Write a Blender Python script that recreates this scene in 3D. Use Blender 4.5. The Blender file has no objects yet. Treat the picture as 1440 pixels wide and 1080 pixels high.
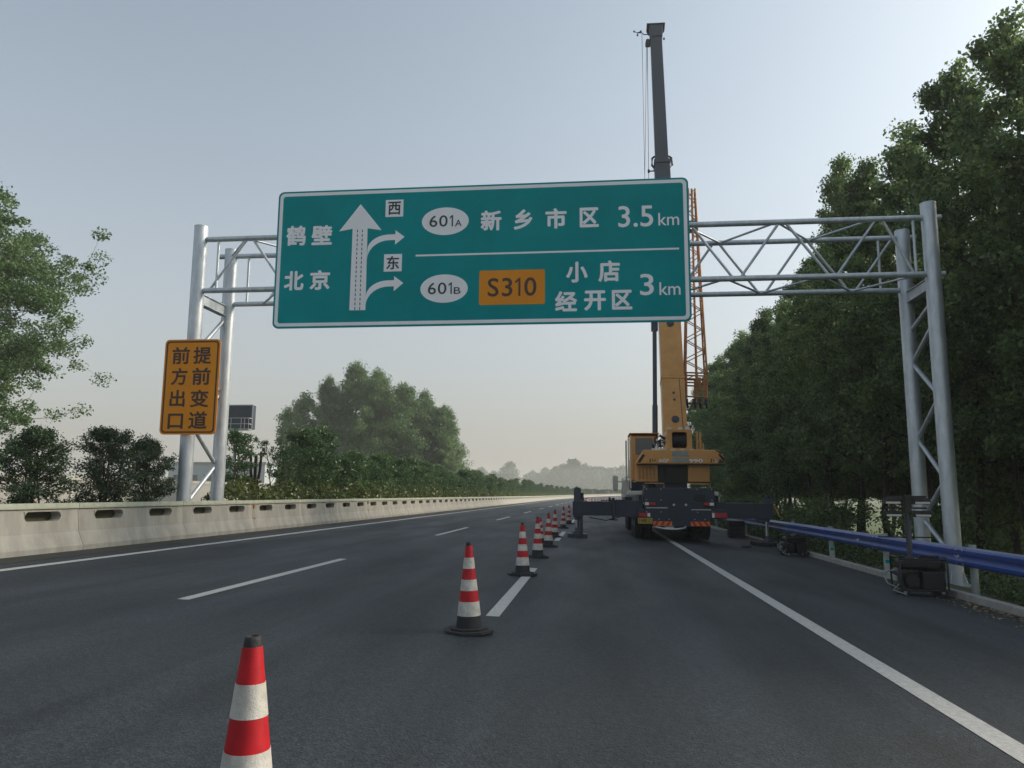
import bpy, math, random
import numpy as np
from mathutils import Vector, Matrix
R = math.radians
random.seed(7)
rng = np.random.default_rng(11)
sc = bpy.context.scene
COL = sc.collection

# ------------------------------------------------------------------ camera
CAM_F, PITCH, YAW, ROLL, CAM_H = 1081.0, .1429, .1076, .0064, 1.4435
cd = bpy.data.cameras.new('camera'); cam = bpy.data.objects.new('camera', cd); COL.objects.link(cam)
cd.sensor_width = 36; cd.lens = CAM_F/1440*36; cd.clip_start = .05; cd.clip_end = 6000
cy, sy = math.cos(YAW), math.sin(YAW)
fw = Vector((-sy*math.cos(PITCH), cy*math.cos(PITCH), math.sin(PITCH)))
rt = Vector((cy, sy, 0)); up = rt.cross(fw)
r2 = rt*math.cos(ROLL)+up*math.sin(ROLL); u2 = -rt*math.sin(ROLL)+up*math.cos(ROLL)
cam.matrix_world = Matrix(((r2.x, u2.x, -fw.x, 0), (r2.y, u2.y, -fw.y, 0), (r2.z, u2.z, -fw.z, CAM_H), (0, 0, 0, 1)))
sc.camera = cam

# ------------------------------------------------------------------ sky, sun, exposure
SUN_EL, SUN_AZ = R(30), R(72)          # azimuth clockwise (to the right) from the road direction
w = bpy.data.worlds.new('World'); sc.world = w; w.use_nodes = True
nt = w.node_tree; nt.nodes.clear()
sky = nt.nodes.new('ShaderNodeTexSky'); sky.sky_type = 'NISHITA'; sky.sun_disc = False
sky.sun_elevation = SUN_EL; sky.sun_rotation = SUN_AZ
sky.air_density = 1.0; sky.dust_density = 3.5; sky.ozone_density = 1.5; sky.altitude = 50
hs = nt.nodes.new('ShaderNodeHueSaturation'); hs.inputs['Saturation'].default_value = .60
bg = nt.nodes.new('ShaderNodeBackground'); bg.inputs['Strength'].default_value = .145
wo = nt.nodes.new('ShaderNodeOutputWorld')
nt.links.new(sky.outputs[0], hs.inputs['Color']); tc_ = nt.nodes.new('ShaderNodeTexCoord'); sx_ = nt.nodes.new('ShaderNodeSeparateXYZ'); nt.links.new(tc_.outputs['Generated'], sx_.inputs[0])
def wmath(op, a, b):
    n_ = nt.nodes.new('ShaderNodeMath'); n_.operation = op
    for i_, v_ in enumerate((a, b)):
        if isinstance(v_, (int, float)): n_.inputs[i_].default_value = v_
        else: nt.links.new(v_, n_.inputs[i_])
    return n_.outputs[0]
# dusty air layer: thick near the horizon, thinning upwards
el_ = wmath('MAXIMUM', sx_.outputs['Z'], 0.0)
fac_ = wmath('MULTIPLY', wmath('EXPONENT', wmath('MULTIPLY', el_, -3.6), 0.0), .86)
tn = nt.nodes.new('ShaderNodeMix'); tn.data_type = 'RGBA'; tn.inputs[7].default_value = (2.80, 2.58, 2.42, 1)
nt.links.new(fac_, tn.inputs[0])
dp_ = nt.nodes.new('ShaderNodeVectorMath'); dp_.operation = 'DOT_PRODUCT'; nt.links.new(tc_.outputs['Generated'], dp_.inputs[0])
dp_.inputs[1].default_value = (math.sin(SUN_AZ)*math.cos(SUN_EL), math.cos(SUN_AZ)*math.cos(SUN_EL), math.sin(SUN_EL))
glow_ = wmath('ADD', wmath('MULTIPLY', wmath('POWER', wmath('MAXIMUM', dp_.outputs['Value'], 0.0), 2.2), .95), .84)
cn_ = nt.nodes.new('ShaderNodeTexNoise'); cn_.inputs['Scale'].default_value = 1.8; cn_.inputs['Detail'].default_value = 5; nt.links.new(tc_.outputs['Generated'], cn_.inputs['Vector'])
glow_ = wmath('MULTIPLY', glow_, wmath('ADD', wmath('MULTIPLY', cn_.outputs[0], .14), .93))
hz_ = nt.nodes.new('ShaderNodeVectorMath'); hz_.operation = 'SCALE'; hz_.inputs[0].default_value = (2.92, 2.66, 2.46); nt.links.new(glow_, hz_.inputs['Scale']); nt.links.new(hz_.outputs[0], tn.inputs[7])
gt_ = nt.nodes.new('ShaderNodeMix'); gt_.data_type = 'RGBA'; gt_.blend_type = 'MULTIPLY'; gt_.inputs[0].default_value = 1; gt_.inputs[7].default_value = (.93, 1.0, .97, 1)
nt.links.new(hs.outputs[0], gt_.inputs[6])
nt.links.new(gt_.outputs[2], tn.inputs[6]); nt.links.new(tn.outputs[2], bg.inputs[0]); nt.links.new(bg.outputs[0], wo.inputs[0])
sd = bpy.data.lights.new('sun', 'SUN'); sd.energy = 2.0; sd.angle = R(10); sd.color = (1, .86, .68)
so = bpy.data.objects.new('sun', sd); COL.objects.link(so)
sdir = Vector((math.sin(SUN_AZ)*math.cos(SUN_EL), math.cos(SUN_AZ)*math.cos(SUN_EL), math.sin(SUN_EL)))
so.rotation_euler = sdir.to_track_quat('Z', 'Y').to_euler(); so.location = sdir*60
sc.view_settings.view_transform = 'Standard'; sc.view_settings.look = 'None'
sc.view_settings.exposure = 0.52; sc.view_settings.gamma = 1; sc.view_settings.use_curve_mapping = False
sc.cycles.max_bounces = 6; sc.cycles.diffuse_bounces = 3; sc.cycles.glossy_bounces = 3
sc.cycles.transmission_bounces = 4; sc.cycles.volume_bounces = 2; sc.cycles.transparent_max_bounces = 8

# ------------------------------------------------------------------ helpers
def tag(o, label=None, cat=None, group=None, kind=None):
    if label: o['label'] = label
    if cat: o['category'] = cat
    if group: o['group'] = group
    if kind: o['kind'] = kind
    return o

def thing(name, loc, label, cat, group=None, rz=0):
    o = bpy.data.objects.new(name, None); COL.objects.link(o)
    o.location = loc; o.rotation_euler = (0, 0, rz); o.empty_display_size = .2
    return tag(o, label, cat, group)

class MB:
    """collects shapes into one mesh"""
    def __init__(s): s.v = []; s.f = []; s.sm = []; s.mi = []; s.m = 0
    def add(s, vs, fs, smooth=False):
        b = len(s.v); s.v += [tuple(p) for p in vs]
        for f in fs: s.f.append(tuple(b+i for i in f)); s.sm.append(smooth); s.mi.append(s.m)
        return s
    def box(s, c, d, rot=None):
        hx, hy, hz = d[0]/2, d[1]/2, d[2]/2
        vs = [Vector((x, y, z)) for x in (-hx, hx) for y in (-hy, hy) for z in (-hz, hz)]
        if rot is not None: vs = [rot @ p for p in vs]
        vs = [p+Vector(c) for p in vs]
        return s.add(vs, [(0, 1, 3, 2), (4, 6, 7, 5), (0, 4, 5, 1), (2, 3, 7, 6), (0, 2, 6, 4), (1, 5, 7, 3)])
    def bx(s, x0, x1, y0, y1, z0, z1): return s.box(((x0+x1)/2, (y0+y1)/2, (z0+z1)/2), (x1-x0, y1-y0, z1-z0))
    def tube(s, a, b, r, r1=None, n=12, caps=True):
        a, b = Vector(a), Vector(b); r1 = r if r1 is None else r1
        q = (b-a).to_track_quat('Z', 'Y'); vs = []
        for p, rr in ((a, r), (b, r1)):
            for i in range(n):
                t = 2*math.pi*i/n; vs.append(p + q @ Vector((rr*math.cos(t), rr*math.sin(t), 0)))
        s.add(vs, [(i, (i+1) % n, n+(i+1) % n, n+i) for i in range(n)], True)
        if caps:
            s.add(vs[:n][::-1], [tuple(range(n))]); s.add(vs[n:], [tuple(range(n))])
        return s
    def path(s, pts, r, n=8):
        """smooth tube through points, r constant or list"""
        pts = [Vector(p) for p in pts]; rs = r if isinstance(r, (list, tuple)) else [r]*len(pts)
        vs = []
        for k, p in enumerate(pts):
            d = (pts[min(k+1, len(pts)-1)]-pts[max(k-1, 0)]).normalized()
            e = Vector((0, 0, 1)) if abs(d.z) < .9 else Vector((1, 0, 0))
            u = d.cross(e).normalized(); v = d.cross(u)
            for i in range(n):
                t = 2*math.pi*i/n; vs.append(p+(u*math.cos(t)+v*math.sin(t))*rs[k])
        fs = [(k*n+i, k*n+(i+1) % n, (k+1)*n+(i+1) % n, (k+1)*n+i) for k in range(len(pts)-1) for i in range(n)]
        s.add(vs, fs, True); s.add(vs[:n], [tuple(range(n))]); s.add(vs[-n:], [tuple(range(n))])
        return s
    def lathe(s, prof, c=(0, 0, 0), n=24, smooth=True):
        vs = [(c[0]+r*math.cos(2*math.pi*i/n), c[1]+r*math.sin(2*math.pi*i/n), c[2]+z) for r, z in prof for i in range(n)]
        fs = [(k*n+i, k*n+(i+1) % n, (k+1)*n+(i+1) % n, (k+1)*n+i) for k in range(len(prof)-1) for i in range(n)]
        s.add(vs, fs, smooth)
        s.add(vs[:n][::-1], [tuple(range(n))]); s.add(vs[-n:], [tuple(range(n))])
        return s
    def prism(s, poly, y0, y1, axis='y'):
        """polygon in (x,z) extruded along y (or in (y,z) along x, or (x,y) along z)"""
        n = len(poly)
        def P(p, t): return (p[0], t, p[1]) if axis == 'y' else ((t, p[0], p[1]) if axis == 'x' else (p[0], p[1], t))
        vs = [P(p, y0) for p in poly]+[P(p, y1) for p in poly]
        return s.add(vs, [tuple(range(n)), tuple(range(2*n-1, n-1, -1))]+[(i, n+i, n+(i+1) % n, (i+1) % n) for i in range(n)])
    def mesh(s, name):
        me = bpy.data.meshes.new(name); me.from_pydata(s.v, [], s.f)
        me.polygons.foreach_set('use_smooth', s.sm)
        if any(s.mi): me.polygons.foreach_set('material_index', s.mi)
        me.update(); return me
    def build(s, name, mat, parent=None, bevel=0, fix=True):
        me = s.mesh(name)
        if fix:
            import bmesh
            bm = bmesh.new(); bm.from_mesh(me); bmesh.ops.recalc_face_normals(bm, faces=bm.faces); bm.to_mesh(me); bm.free()
        for m in (mat if isinstance(mat, (list, tuple)) else [mat]): me.materials.append(m)
        o = bpy.data.objects.new(name, me); COL.objects.link(o)
        if parent:
            o.parent = parent; o.location = -parent.location if parent.get('_w') else (0, 0, 0)
        if bevel:
            b = o.modifiers.new('bevel', 'BEVEL'); b.width = bevel; b.segments = 2; b.limit_method = 'ANGLE'; b.angle_limit = R(40)
        return o

def wpart(mb, name, mat, root, bevel=0):
    """part whose shapes were given in world coordinates: shift to the thing's own origin"""
    L = root.location if root.parent is None else root.parent.location
    mb.v = [(p[0]-L.x, p[1]-L.y, p[2]-L.z) for p in mb.v]
    return mb.build(name, mat, root, bevel)

def dup(o, parent=None):
    c = o.copy(); COL.objects.link(c); c.parent = parent
    for ch in o.children: dup(ch, c)
    return c

def material(name, col, rough=.6, metal=0, var=.15, scale=3, bump=0, bscale=40, spec=.5, col2=None, stretch=None, coat=0):
    m = bpy.data.materials.new(name); m.use_nodes = True; n = m.node_tree; p = n.nodes['Principled BSDF']
    p.inputs['Roughness'].default_value = rough; p.inputs['Metallic'].default_value = metal
    p.inputs['Specular IOR Level'].default_value = spec
    if coat: p.inputs['Coat Weight'].default_value = coat; p.inputs['Coat Roughness'].default_value = .15
    tc = n.nodes.new('ShaderNodeTexCoord'); mp = n.nodes.new('ShaderNodeMapping')
    n.links.new(tc.outputs['Object'], mp.inputs[0])
    if stretch: mp.inputs['Scale'].default_value = stretch
    nz = n.nodes.new('ShaderNodeTexNoise'); nz.inputs['Scale'].default_value = scale; nz.inputs['Detail'].default_value = 6; nz.inputs['Roughness'].default_value = .65
    n.links.new(mp.outputs[0], nz.inputs['Vector'])
    rp = n.nodes.new('ShaderNodeValToRGB'); rp.color_ramp.elements[0].position = .3; rp.color_ramp.elements[1].position = .7
    a = col2 or tuple(c*(1-var) for c in col); b = col if col2 else tuple(min(1, c*(1+var)) for c in col)
    rp.color_ramp.elements[0].color = (*a, 1); rp.color_ramp.elements[1].color = (*b, 1)
    n.links.new(nz.outputs[0], rp.inputs[0]); n.links.new(rp.outputs[0], p.inputs['Base Color'])
    if bump:
        b2 = n.nodes.new('ShaderNodeTexNoise'); b2.inputs['Scale'].default_value = bscale; b2.inputs['Detail'].default_value = 4
        n.links.new(mp.outputs[0], b2.inputs['Vector'])
        bp = n.nodes.new('ShaderNodeBump'); bp.inputs['Strength'].default_value = bump; bp.inputs['Distance'].default_value = .02
        n.links.new(b2.outputs[0], bp.inputs['Height']); n.links.new(bp.outputs[0], p.inputs['Normal'])
    return m

def leaf_material(name, dark, light, trans=.35):
    m = bpy.data.materials.new(name); m.use_nodes = True; n = m.node_tree; n.nodes.clear()
    out = n.nodes.new('ShaderNodeOutputMaterial'); p = n.nodes.new('ShaderNodeBsdfPrincipled'); t = n.nodes.new('ShaderNodeBsdfTranslucent'); mx = n.nodes.new('ShaderNodeMixShader')
    g = n.nodes.new('ShaderNodeNewGeometry'); oi = n.nodes.new('ShaderNodeObjectInfo')
    tc = n.nodes.new('ShaderNodeTexCoord'); nz = n.nodes.new('ShaderNodeTexNoise'); nz.inputs['Scale'].default_value = .55; nz.inputs['Detail'].default_value = 3
    n.links.new(tc.outputs['Object'], nz.inputs['Vector'])
    a = n.nodes.new('ShaderNodeMath'); a.operation = 'MULTIPLY_ADD'; a.inputs[1].default_value = .75
    n.links.new(g.outputs['Random Per Island'], a.inputs[0])
    b = n.nodes.new('ShaderNodeMath'); b.operation = 'MULTIPLY_ADD'; b.inputs[1].default_value = 1.1; b.inputs[2].default_value = -.58
    n.links.new(nz.outputs[0], b.inputs[0])
    c = n.nodes.new('ShaderNodeMath'); c.operation = 'MULTIPLY_ADD'; c.inputs[1].default_value = .3
    n.links.new(oi.outputs['Random'], c.inputs[0]); n.links.new(b.outputs[0], c.inputs[2]); n.links.new(c.outputs[0], a.inputs[2])
    rp = n.nodes.new('ShaderNodeValToRGB'); rp.color_ramp.elements[0].color = (*dark, 1); rp.color_ramp.elements[1].color = (*light, 1)
    n.links.new(a.outputs[0], rp.inputs[0]); n.links.new(rp.outputs[0], p.inputs['Base Color']); n.links.new(rp.outputs[0], t.inputs['Color'])
    p.inputs['Roughness'].default_value = .42; p.inputs['Specular IOR Level'].default_value = .5; mx.inputs[0].default_value = trans
    n.links.new(p.outputs[0], mx.inputs[1]); n.links.new(t.outputs[0], mx.inputs[2]); n.links.new(mx.outputs[0], out.inputs[0])
    return m

M = {}
M['galv'] = material('galvanised_steel', (.62, .66, .70), .45, .55, .14, 6, stretch=(1, 1, .3), col2=(.40, .44, .48))
M['concrete'] = material('barrier_concrete', (.40, .388, .35), .9, 0, .12, 2.6, .25, 60, col2=(.25, .24, .21), stretch=(1, 1, .35))
M['kerbstone'] = material('kerb_concrete', (.30, .29, .27), .9, 0, .2, 5, .3, 50)
M['cap'] = material('weathered_cap', (.36, .38, .30), .9, 0, .2, 3, .2, 50)
M['white'] = material('marking_paint', (.52, .52, .50), .75, 0, .12, 30, .3, 200, col2=(.32, .32, .31))
M['film_white'] = material('white_film', (.84, .84, .87), .5, 0, .03, 2, spec=.3)
M['green'] = material('green_film', (.0, .265, .29), .7, 0, .13, .5, spec=.04)
M['orange'] = material('orange_film', (.74, .27, .018), .6, 0, .05, 1, spec=.15)
M['ink'] = material('dark_brown_film', (.05, .022, .012), .5, 0, .1, 3)
M['ink_blue'] = material('dark_film', (.01, .035, .045), .5, 0, .1, 3)
M['alu'] = material('sign_back', (.35, .36, .36), .5, .6, .1, 3)
M['red'] = material('cone_red', (.50, .010, .018), .5, 0, .14, 14, col2=(.33, .009, .015), spec=.3)
M['cone_white'] = material('cone_reflective_white', (.62, .60, .56), .5, 0, .1, 12, .2, 180, col2=(.34, .32, .28))
M['rubber'] = material('black_rubber', (.018, .019, .021), .75, 0, .25, 8, .2, 60)
M['craneo'] = material('crane_orange_paint', (.72, .34, .085), .45, 0, .12, 2, coat=.2, col2=(.58, .265, .06))
M['crane_in'] = material('crane_inner_boom_paint', (.045, .052, .068), .5, 0, .15, 1, stretch=(1, 1, .2))
M['craned'] = material('crane_chassis_paint', (.018, .029, .050), .5, 0, .2, 2)
M['cranew'] = material('crane_cream_paint', (.62, .58, .50), .45, 0, .08, 2)
M['black'] = material('black_plastic', (.007, .007, .008), .5, 0, .2, 4)
M['glass'] = material('dark_glass', (.03, .045, .06), .06, 0, .2, 2, spec=.8)
M['steel'] = material('bare_steel', (.45, .46, .47), .3, .9, .1, 6)
M['rust'] = material('jib_red_paint', (.44, .20, .07), .6, .1, .25, 3)
M['tail_red'] = material('tail_lamp_red', (.42, .02, .03), .25, 0, .05, 8)
M['tail_white'] = material('tail_lamp_white', (.75, .74, .72), .25, 0, .05, 8)
M['plate'] = material('plate_yellow', (.55, .38, .05), .5, 0, .1, 6)
M['hazorange'] = material('chevron_orange', (.75, .16, .02), .45, 0, .05, 4)
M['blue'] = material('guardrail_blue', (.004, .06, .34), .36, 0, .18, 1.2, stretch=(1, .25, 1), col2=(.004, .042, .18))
def greyer(m, col, lo=.45, hi=.85):
    """blends a greyer colour into the faces that look up, uneven through noise"""
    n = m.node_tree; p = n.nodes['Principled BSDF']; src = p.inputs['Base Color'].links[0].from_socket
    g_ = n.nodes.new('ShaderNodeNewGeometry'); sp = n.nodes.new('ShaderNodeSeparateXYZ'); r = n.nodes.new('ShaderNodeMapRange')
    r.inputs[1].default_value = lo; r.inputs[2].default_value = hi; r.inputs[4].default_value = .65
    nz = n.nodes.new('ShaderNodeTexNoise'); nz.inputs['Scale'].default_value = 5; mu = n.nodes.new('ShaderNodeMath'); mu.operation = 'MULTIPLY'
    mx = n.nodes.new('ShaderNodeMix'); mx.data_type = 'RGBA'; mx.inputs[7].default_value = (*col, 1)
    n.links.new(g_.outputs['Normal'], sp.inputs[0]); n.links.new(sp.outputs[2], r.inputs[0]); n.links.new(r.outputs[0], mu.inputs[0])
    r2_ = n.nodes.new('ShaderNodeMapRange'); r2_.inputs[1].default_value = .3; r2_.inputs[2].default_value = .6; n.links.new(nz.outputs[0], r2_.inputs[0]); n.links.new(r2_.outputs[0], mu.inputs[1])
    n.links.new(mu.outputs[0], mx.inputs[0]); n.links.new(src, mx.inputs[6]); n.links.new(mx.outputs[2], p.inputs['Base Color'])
greyer(M['blue'], (.46, .48, .50), .6, .8); greyer(M['craned'], (.20, .19, .17), .6, .95); greyer(M['craneo'], (.45, .30, .15), .7, .98)
M['postgrey'] = material('guardrail_post', (.30, .34, .33), .6, .2, .15, 4)
M['bark'] = material('bark', (.085, .066, .048), .95, 0, .3, 6, .6, 30, stretch=(1, 1, .2))
M['bark_dark'] = material('dark_bark', (.030, .025, .020), .95, 0, .3, 6, .6, 30, stretch=(1, 1, .2))
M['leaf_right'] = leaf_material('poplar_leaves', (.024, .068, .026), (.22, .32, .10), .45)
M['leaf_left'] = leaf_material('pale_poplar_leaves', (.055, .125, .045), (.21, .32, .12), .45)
M['leaf_far'] = leaf_material('far_leaves', (.03, .075, .04), (.09, .15, .07), .3)
M['leaf_bush'] = leaf_material('bush_leaves', (.018, .045, .02), (.07, .12, .045), .3)
M['leaf_col'] = leaf_material('column_shrub_leaves', (.028, .075, .028), (.13, .22, .075), .42)
M['leaf_hedge'] = leaf_material('hedge_leaves', (.05, .08, .02), (.16, .19, .05), .3)
M['grass'] = leaf_material('grass_blades', (.02, .05, .015), (.07, .12, .03), .3)

def asphalt_material():
    m = bpy.data.materials.new('asphalt'); m.use_nodes = True; n = m.node_tree; p = n.nodes['Principled BSDF']
    tc = n.nodes.new('ShaderNodeTexCoord')
    def noise(s, d=4, st=None):
        z = n.nodes.new('ShaderNodeTexNoise'); z.inputs['Scale'].default_value = s; z.inputs['Detail'].default_value = d
        if st:
            mp = n.nodes.new('ShaderNodeMapping'); mp.inputs['Scale'].default_value = st
            n.links.new(tc.outputs['Object'], mp.inputs[0]); n.links.new(mp.outputs[0], z.inputs['Vector'])
        else: n.links.new(tc.outputs['Object'], z.inputs['Vector'])
        return z
    def ramp(src, a, b, lo, hi):
        r = n.nodes.new('ShaderNodeMapRange'); r.inputs[1].default_value = a; r.inputs[2].default_value = b; r.inputs[3].default_value = lo; r.inputs[4].default_value = hi
        n.links.new(src, r.inputs[0]); return r.outputs[0]
    def mul(a, b):
        x = n.nodes.new('ShaderNodeMath'); x.operation = 'MULTIPLY'; n.links.new(a, x.inputs[0]); n.links.new(b, x.inputs[1]); return x.outputs[0]
    grain = n.nodes.new('ShaderNodeTexVoronoi'); grain.inputs['Scale'].default_value = 70; n.links.new(tc.outputs['Object'], grain.inputs['Vector'])
    sep = n.nodes.new('ShaderNodeSeparateColor'); n.links.new(grain.outputs['Color'], sep.inputs[0])
    g = ramp(sep.outputs[0], 0, 1, .55, 1.5)
    broad = ramp(noise(.45, 6, (1, .3, 1)).outputs[0], .3, .7, .78, 1.22)
    fine = ramp(noise(22, 6).outputs[0], .35, .65, .75, 1.25)
    streak = ramp(noise(1.6, 4, (1, .012, 1)).outputs[0], .35, .65, .80, 1.22)
    stain = ramp(noise(.9, 6, (1, .35, 1)).outputs[0], .58, .68, 1, .72)
    track = n.nodes.new('ShaderNodeTexWave'); track.wave_type = 'BANDS'; track.bands_direction = 'X'; track.inputs['Scale'].default_value = .1675; track.inputs['Distortion'].default_value = .25; track.inputs['Detail'].default_value = 2; track.inputs['Detail Scale'].default_value = .3
    n.links.new(tc.outputs['Object'], track.inputs['Vector'])
    tr = ramp(track.outputs[0], .2, .9, .93, 1.10)
    v = mul(mul(mul(g, broad), mul(fine, streak)), mul(stain, tr))
    mx = n.nodes.new('ShaderNodeMix'); mx.data_type = 'RGBA'; mx.blend_type = 'MULTIPLY'; mx.inputs[0].default_value = 1
    mx.inputs[6].default_value = (.0185, .0245, .0305, 1); n.links.new(v, mx.inputs[7])
    n.links.new(mx.outputs[2], p.inputs['Base Color'])
    rr = ramp(noise(1.1, 4, (1, .2, 1)).outputs[0], .3, .7, .62, .82); n.links.new(rr, p.inputs['Roughness'])
    p.inputs['Specular IOR Level'].default_value = .4
    bp = n.nodes.new('ShaderNodeBump'); bp.inputs['Strength'].default_value = .55; bp.inputs['Distance'].default_value = .006
    n.links.new(grain.outputs['Distance'], bp.inputs['Height']); n.links.new(bp.outputs[0], p.inputs['Normal'])
    return m
M['asphalt'] = asphalt_material()
M['soil'] = material('verge_soil', (.075, .085, .035), .95, 0, .4, 1.5, .5, 20, col2=(.05, .045, .028))
M['field'] = material('field_grass', (.085, .125, .035), .95, 0, .3, .05, .4, 3, col2=(.065, .085, .03))

# ------------------------------------------------------------------ road line
XF = .0335
def rd(x, s, dz=0.0):
    """point of the road corridor: x across (right +), s along; it bends right and rises far away"""
    a = max(0.0, s-125.0)
    if a < 420: dx, sl = a*a/2300.0, 2*a/2300.0
    else: dx, sl = 420*420/2300.0+(a-420)*2*420/2300.0, 2*420/2300.0
    t = min(1, a/320.0); rise = 1.15*t*t*(3-2*t)
    return (x+dx*1.0, s-sl*x*.9, -XF*x+rise+dz)

S_ROAD = [-40]+list(np.arange(-36, 130, 6))+list(np.arange(130, 900, 15))
def strip(name, prof, mat, S=S_ROAD, follow=True):
    b = MB(); n = len(prof)
    for s in S:
        for x, dz, ab in prof:
            p = rd(x, s, dz)
            b.v.append(p if not ab else (p[0], p[1], dz))
    for k in range(len(S)-1):
        for i in range(n-1):
            a = k*n+i; b.f.append((a, a+1, a+n+1, a+n)); b.sm.append(False); b.mi.append(0)
    o = b.build(name, mat, fix=False); tag(o, kind='structure'); return o

g = MB(); g.add([(-1400, -300, -1.32), (1400, -300, -1.32), (1400, 1400, -1.32), (-1400, 1400, -1.32)], [(0, 1, 2, 3)])
tag(g.build('ground', M['field'], fix=False), kind='structure')
strip('road', [(-9.95, 0, 0), (-5, 0, 0), (0, 0, 0), (3, 0, 0), (6.02, 0, 0)], M['asphalt'])
strip('gutter', [(-9.92, .004, 0), (-9.25, .004, 0)], material('gutter_dirt', (.030, .030, .024), .95, 0, .4, 4, .4, 50, col2=(.018, .019, .017), stretch=(1, .2, 1)))
strip('verge', [(6.02, -.06, 0), (6.5, .0, 0), (7.4, -.10, 0), (9.4, -1.0, 0), (11, -1.36, 1)], M['soil'])
strip('median', [(-13.3, -.10, 0), (-12.7, .62, 0), (-11.5, .78, 0), (-10.245, .80, 0), (-10.24, .10, 0), (-9.95, -.05, 0)], M['soil'])
strip('opposite_road', [(-24.8, -.45, 0), (-19, -.25, 0), (-13.3, -.09, 0)], M['asphalt'])
strip('embankment', [(-31, -1.36, 1), (-24.8, -.46, 0)], M['soil'])
# kerb along the right edge
kb = MB()
for k in range(56):
    s0 = -4+k*2.0
    if s0 > 108: break
    off = rng.uniform(-.008, .008)
    for (x0, x1, h) in ((5.9+off, 6.06+off, .11),):
        p = [rd(x, s, h if t else -.05) for s in (s0+.006, s0+1.994) for x in (x0, x1) for t in (0, 1)]
        kb.add(p, [(0, 1, 3, 2), (4, 6, 7, 5), (0, 4, 5, 1), (2, 3, 7, 6), (0, 2, 6, 4), (1, 5, 7, 3)])
tag(kb.build('kerb', M['kerbstone'], bevel=.012), kind='structure')

def marking(name, segs, x, wd):
    b = MB()
    for s0, s1 in segs:
        n = max(1, int((s1-s0)/(6 if s1 < 130 else 12)))
        for k in range(n):
            a = s0+(s1-s0)*k/n; c = s0+(s1-s0)*(k+1)/n
            b.add([rd(x-wd/2, a, .004), rd(x+wd/2, a, .004), rd(x+wd/2, c, .004), rd(x-wd/2, c, .004)], [(0, 1, 2, 3)])
    tag(b.build(name, M['white'], fix=False), kind='structure')
X0 = 2.55
marking('edge_line', [(-20, 600)], X0, .20)
marking('edge_line', [(-20, 600)], X0-11.25, .18)
marking('lane_line', [(9.06+15*k, 15.06+15*k) for k in range(-2, 36)], X0-7.5, .15)
marking('lane_line', [(9.15+15*k, 15.15+15*k) for k in range(-2, 36)], X0-3.75, .16)

# ------------------------------------------------------------------ haze
def haze():
    b = MB(); b.bx(-1420, 1420, -320, 1420, -2.4, 29)
    m = bpy.data.materials.new('haze_air'); m.use_nodes = True; n = m.node_tree; n.nodes.clear()
    out = n.nodes.new('ShaderNodeOutputMaterial'); v = n.nodes.new('ShaderNodeVolumePrincipled')
    v.inputs['Color'].default_value = (.95, .95, .93, 1); v.inputs['Density'].default_value = .0007; v.inputs['Anisotropy'].default_value = .25
    n.links.new(v.outputs[0], out.inputs['Volume'])
    tag(b.build('haze', m), kind='stuff')
haze()

# ------------------------------------------------------------------ concrete median barrier
SEG = 3.86
def barrier_mesh(detail=True):
    """one precast segment: sloped foot, two long drainage slots right through, cap along the top (origin: front foot, s start)"""
    b = MB()
    # profile of front face x(z) with x=0 at the foot, negative = towards the median
    fx = lambda z: -.02 if z < .10 else (-.02-(z-.10)/.26*.12 if z < .36 else -.14-(z-.36)/.46*.06)
    bk = lambda z: -.44 if z < .10 else (-.44+(z-.10)/.26*.06 if z < .36 else -.38+(z-.36)/.46*.02)
    L = SEG-.012
    zs = [0, .10, .36, .575, .75, .80]
    hx = .475; h0, h1 = .575, .75
    ys = sorted({0, L, L*.25-hx, L*.25+hx, L*.75-hx, L*.75+hx, L*.25-hx+.09, L*.25+hx-.09, L*.75-hx+.09, L*.75+hx-.09})
    def inhole(y): return any(abs(y-c) < hx-1e-4 for c in (L*.25, L*.75))
    idx = {}
    def V(side, i, j):
        k = (side, i, j)
        if k not in idx:
            z = zs[j]; y = ys[i]; idx[k] = len(b.v); b.v.append(((fx if side else bk)(z), y, z))
        return idx[k]
    def F(q): b.f.append(q); b.sm.append(False); b.mi.append(0)
    for i in range(len(ys)-1):
        ym = (ys[i]+ys[i+1])/2
        for j in range(len(zs)-1):
            hole = detail and zs[j] == h0 and inhole(ym)
            if hole: continue
            F((V(1, i, j), V(1, i+1, j), V(1, i+1, j+1), V(1, i, j+1)))
            F((V(0, i, j), V(0, i, j+1), V(0, i+1, j+1), V(0, i+1, j)))
    n = len(zs)-1
    for i in (0, len(ys)-1):
        for j in range(n): F((V(1, i, j), V(1, i, j+1), V(0, i, j+1), V(0, i, j)))
    if detail:
        j = zs.index(h0)
        for c in (L*.25, L*.75):
            I = [i for i, y in enumerate(ys) if c-hx-1e-5 <= y <= c+hx+1e-5]
            for a, d in zip(I[:-1], I[1:]):
                F((V(1, a, j), V(0, a, j), V(0, d, j), V(1, d, j))); F((V(1, a, j+1), V(1, d, j+1), V(0, d, j+1), V(0, a, j+1)))
            for a in (I[0], I[-1]): F((V(1, a, j), V(1, a, j+1), V(0, a, j+1), V(0, a, j)))
            # rounded slot ends: small concrete fillets, slightly recessed
            for e, sg in ((c-hx, 1), (c+hx, -1)):
                for zc, zz in ((h0, 1), (h1, -1)):
                    pl = [(e, zc), (e+sg*.085, zc), (e+sg*.03, zc+zz*.03), (e, zc+zz*.085)]
                    b.prism(pl, fx(h0)-.004, bk(h0)+.004, 'x')
    return b
bars = barrier_mesh(); cap = MB()
cap.prism([(-.16, .80), (-.16, .83), (-.175, .90), (-.38, .90), (-.395, .83), (-.395, .80)], 0, SEG-.012, 'y')
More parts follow.
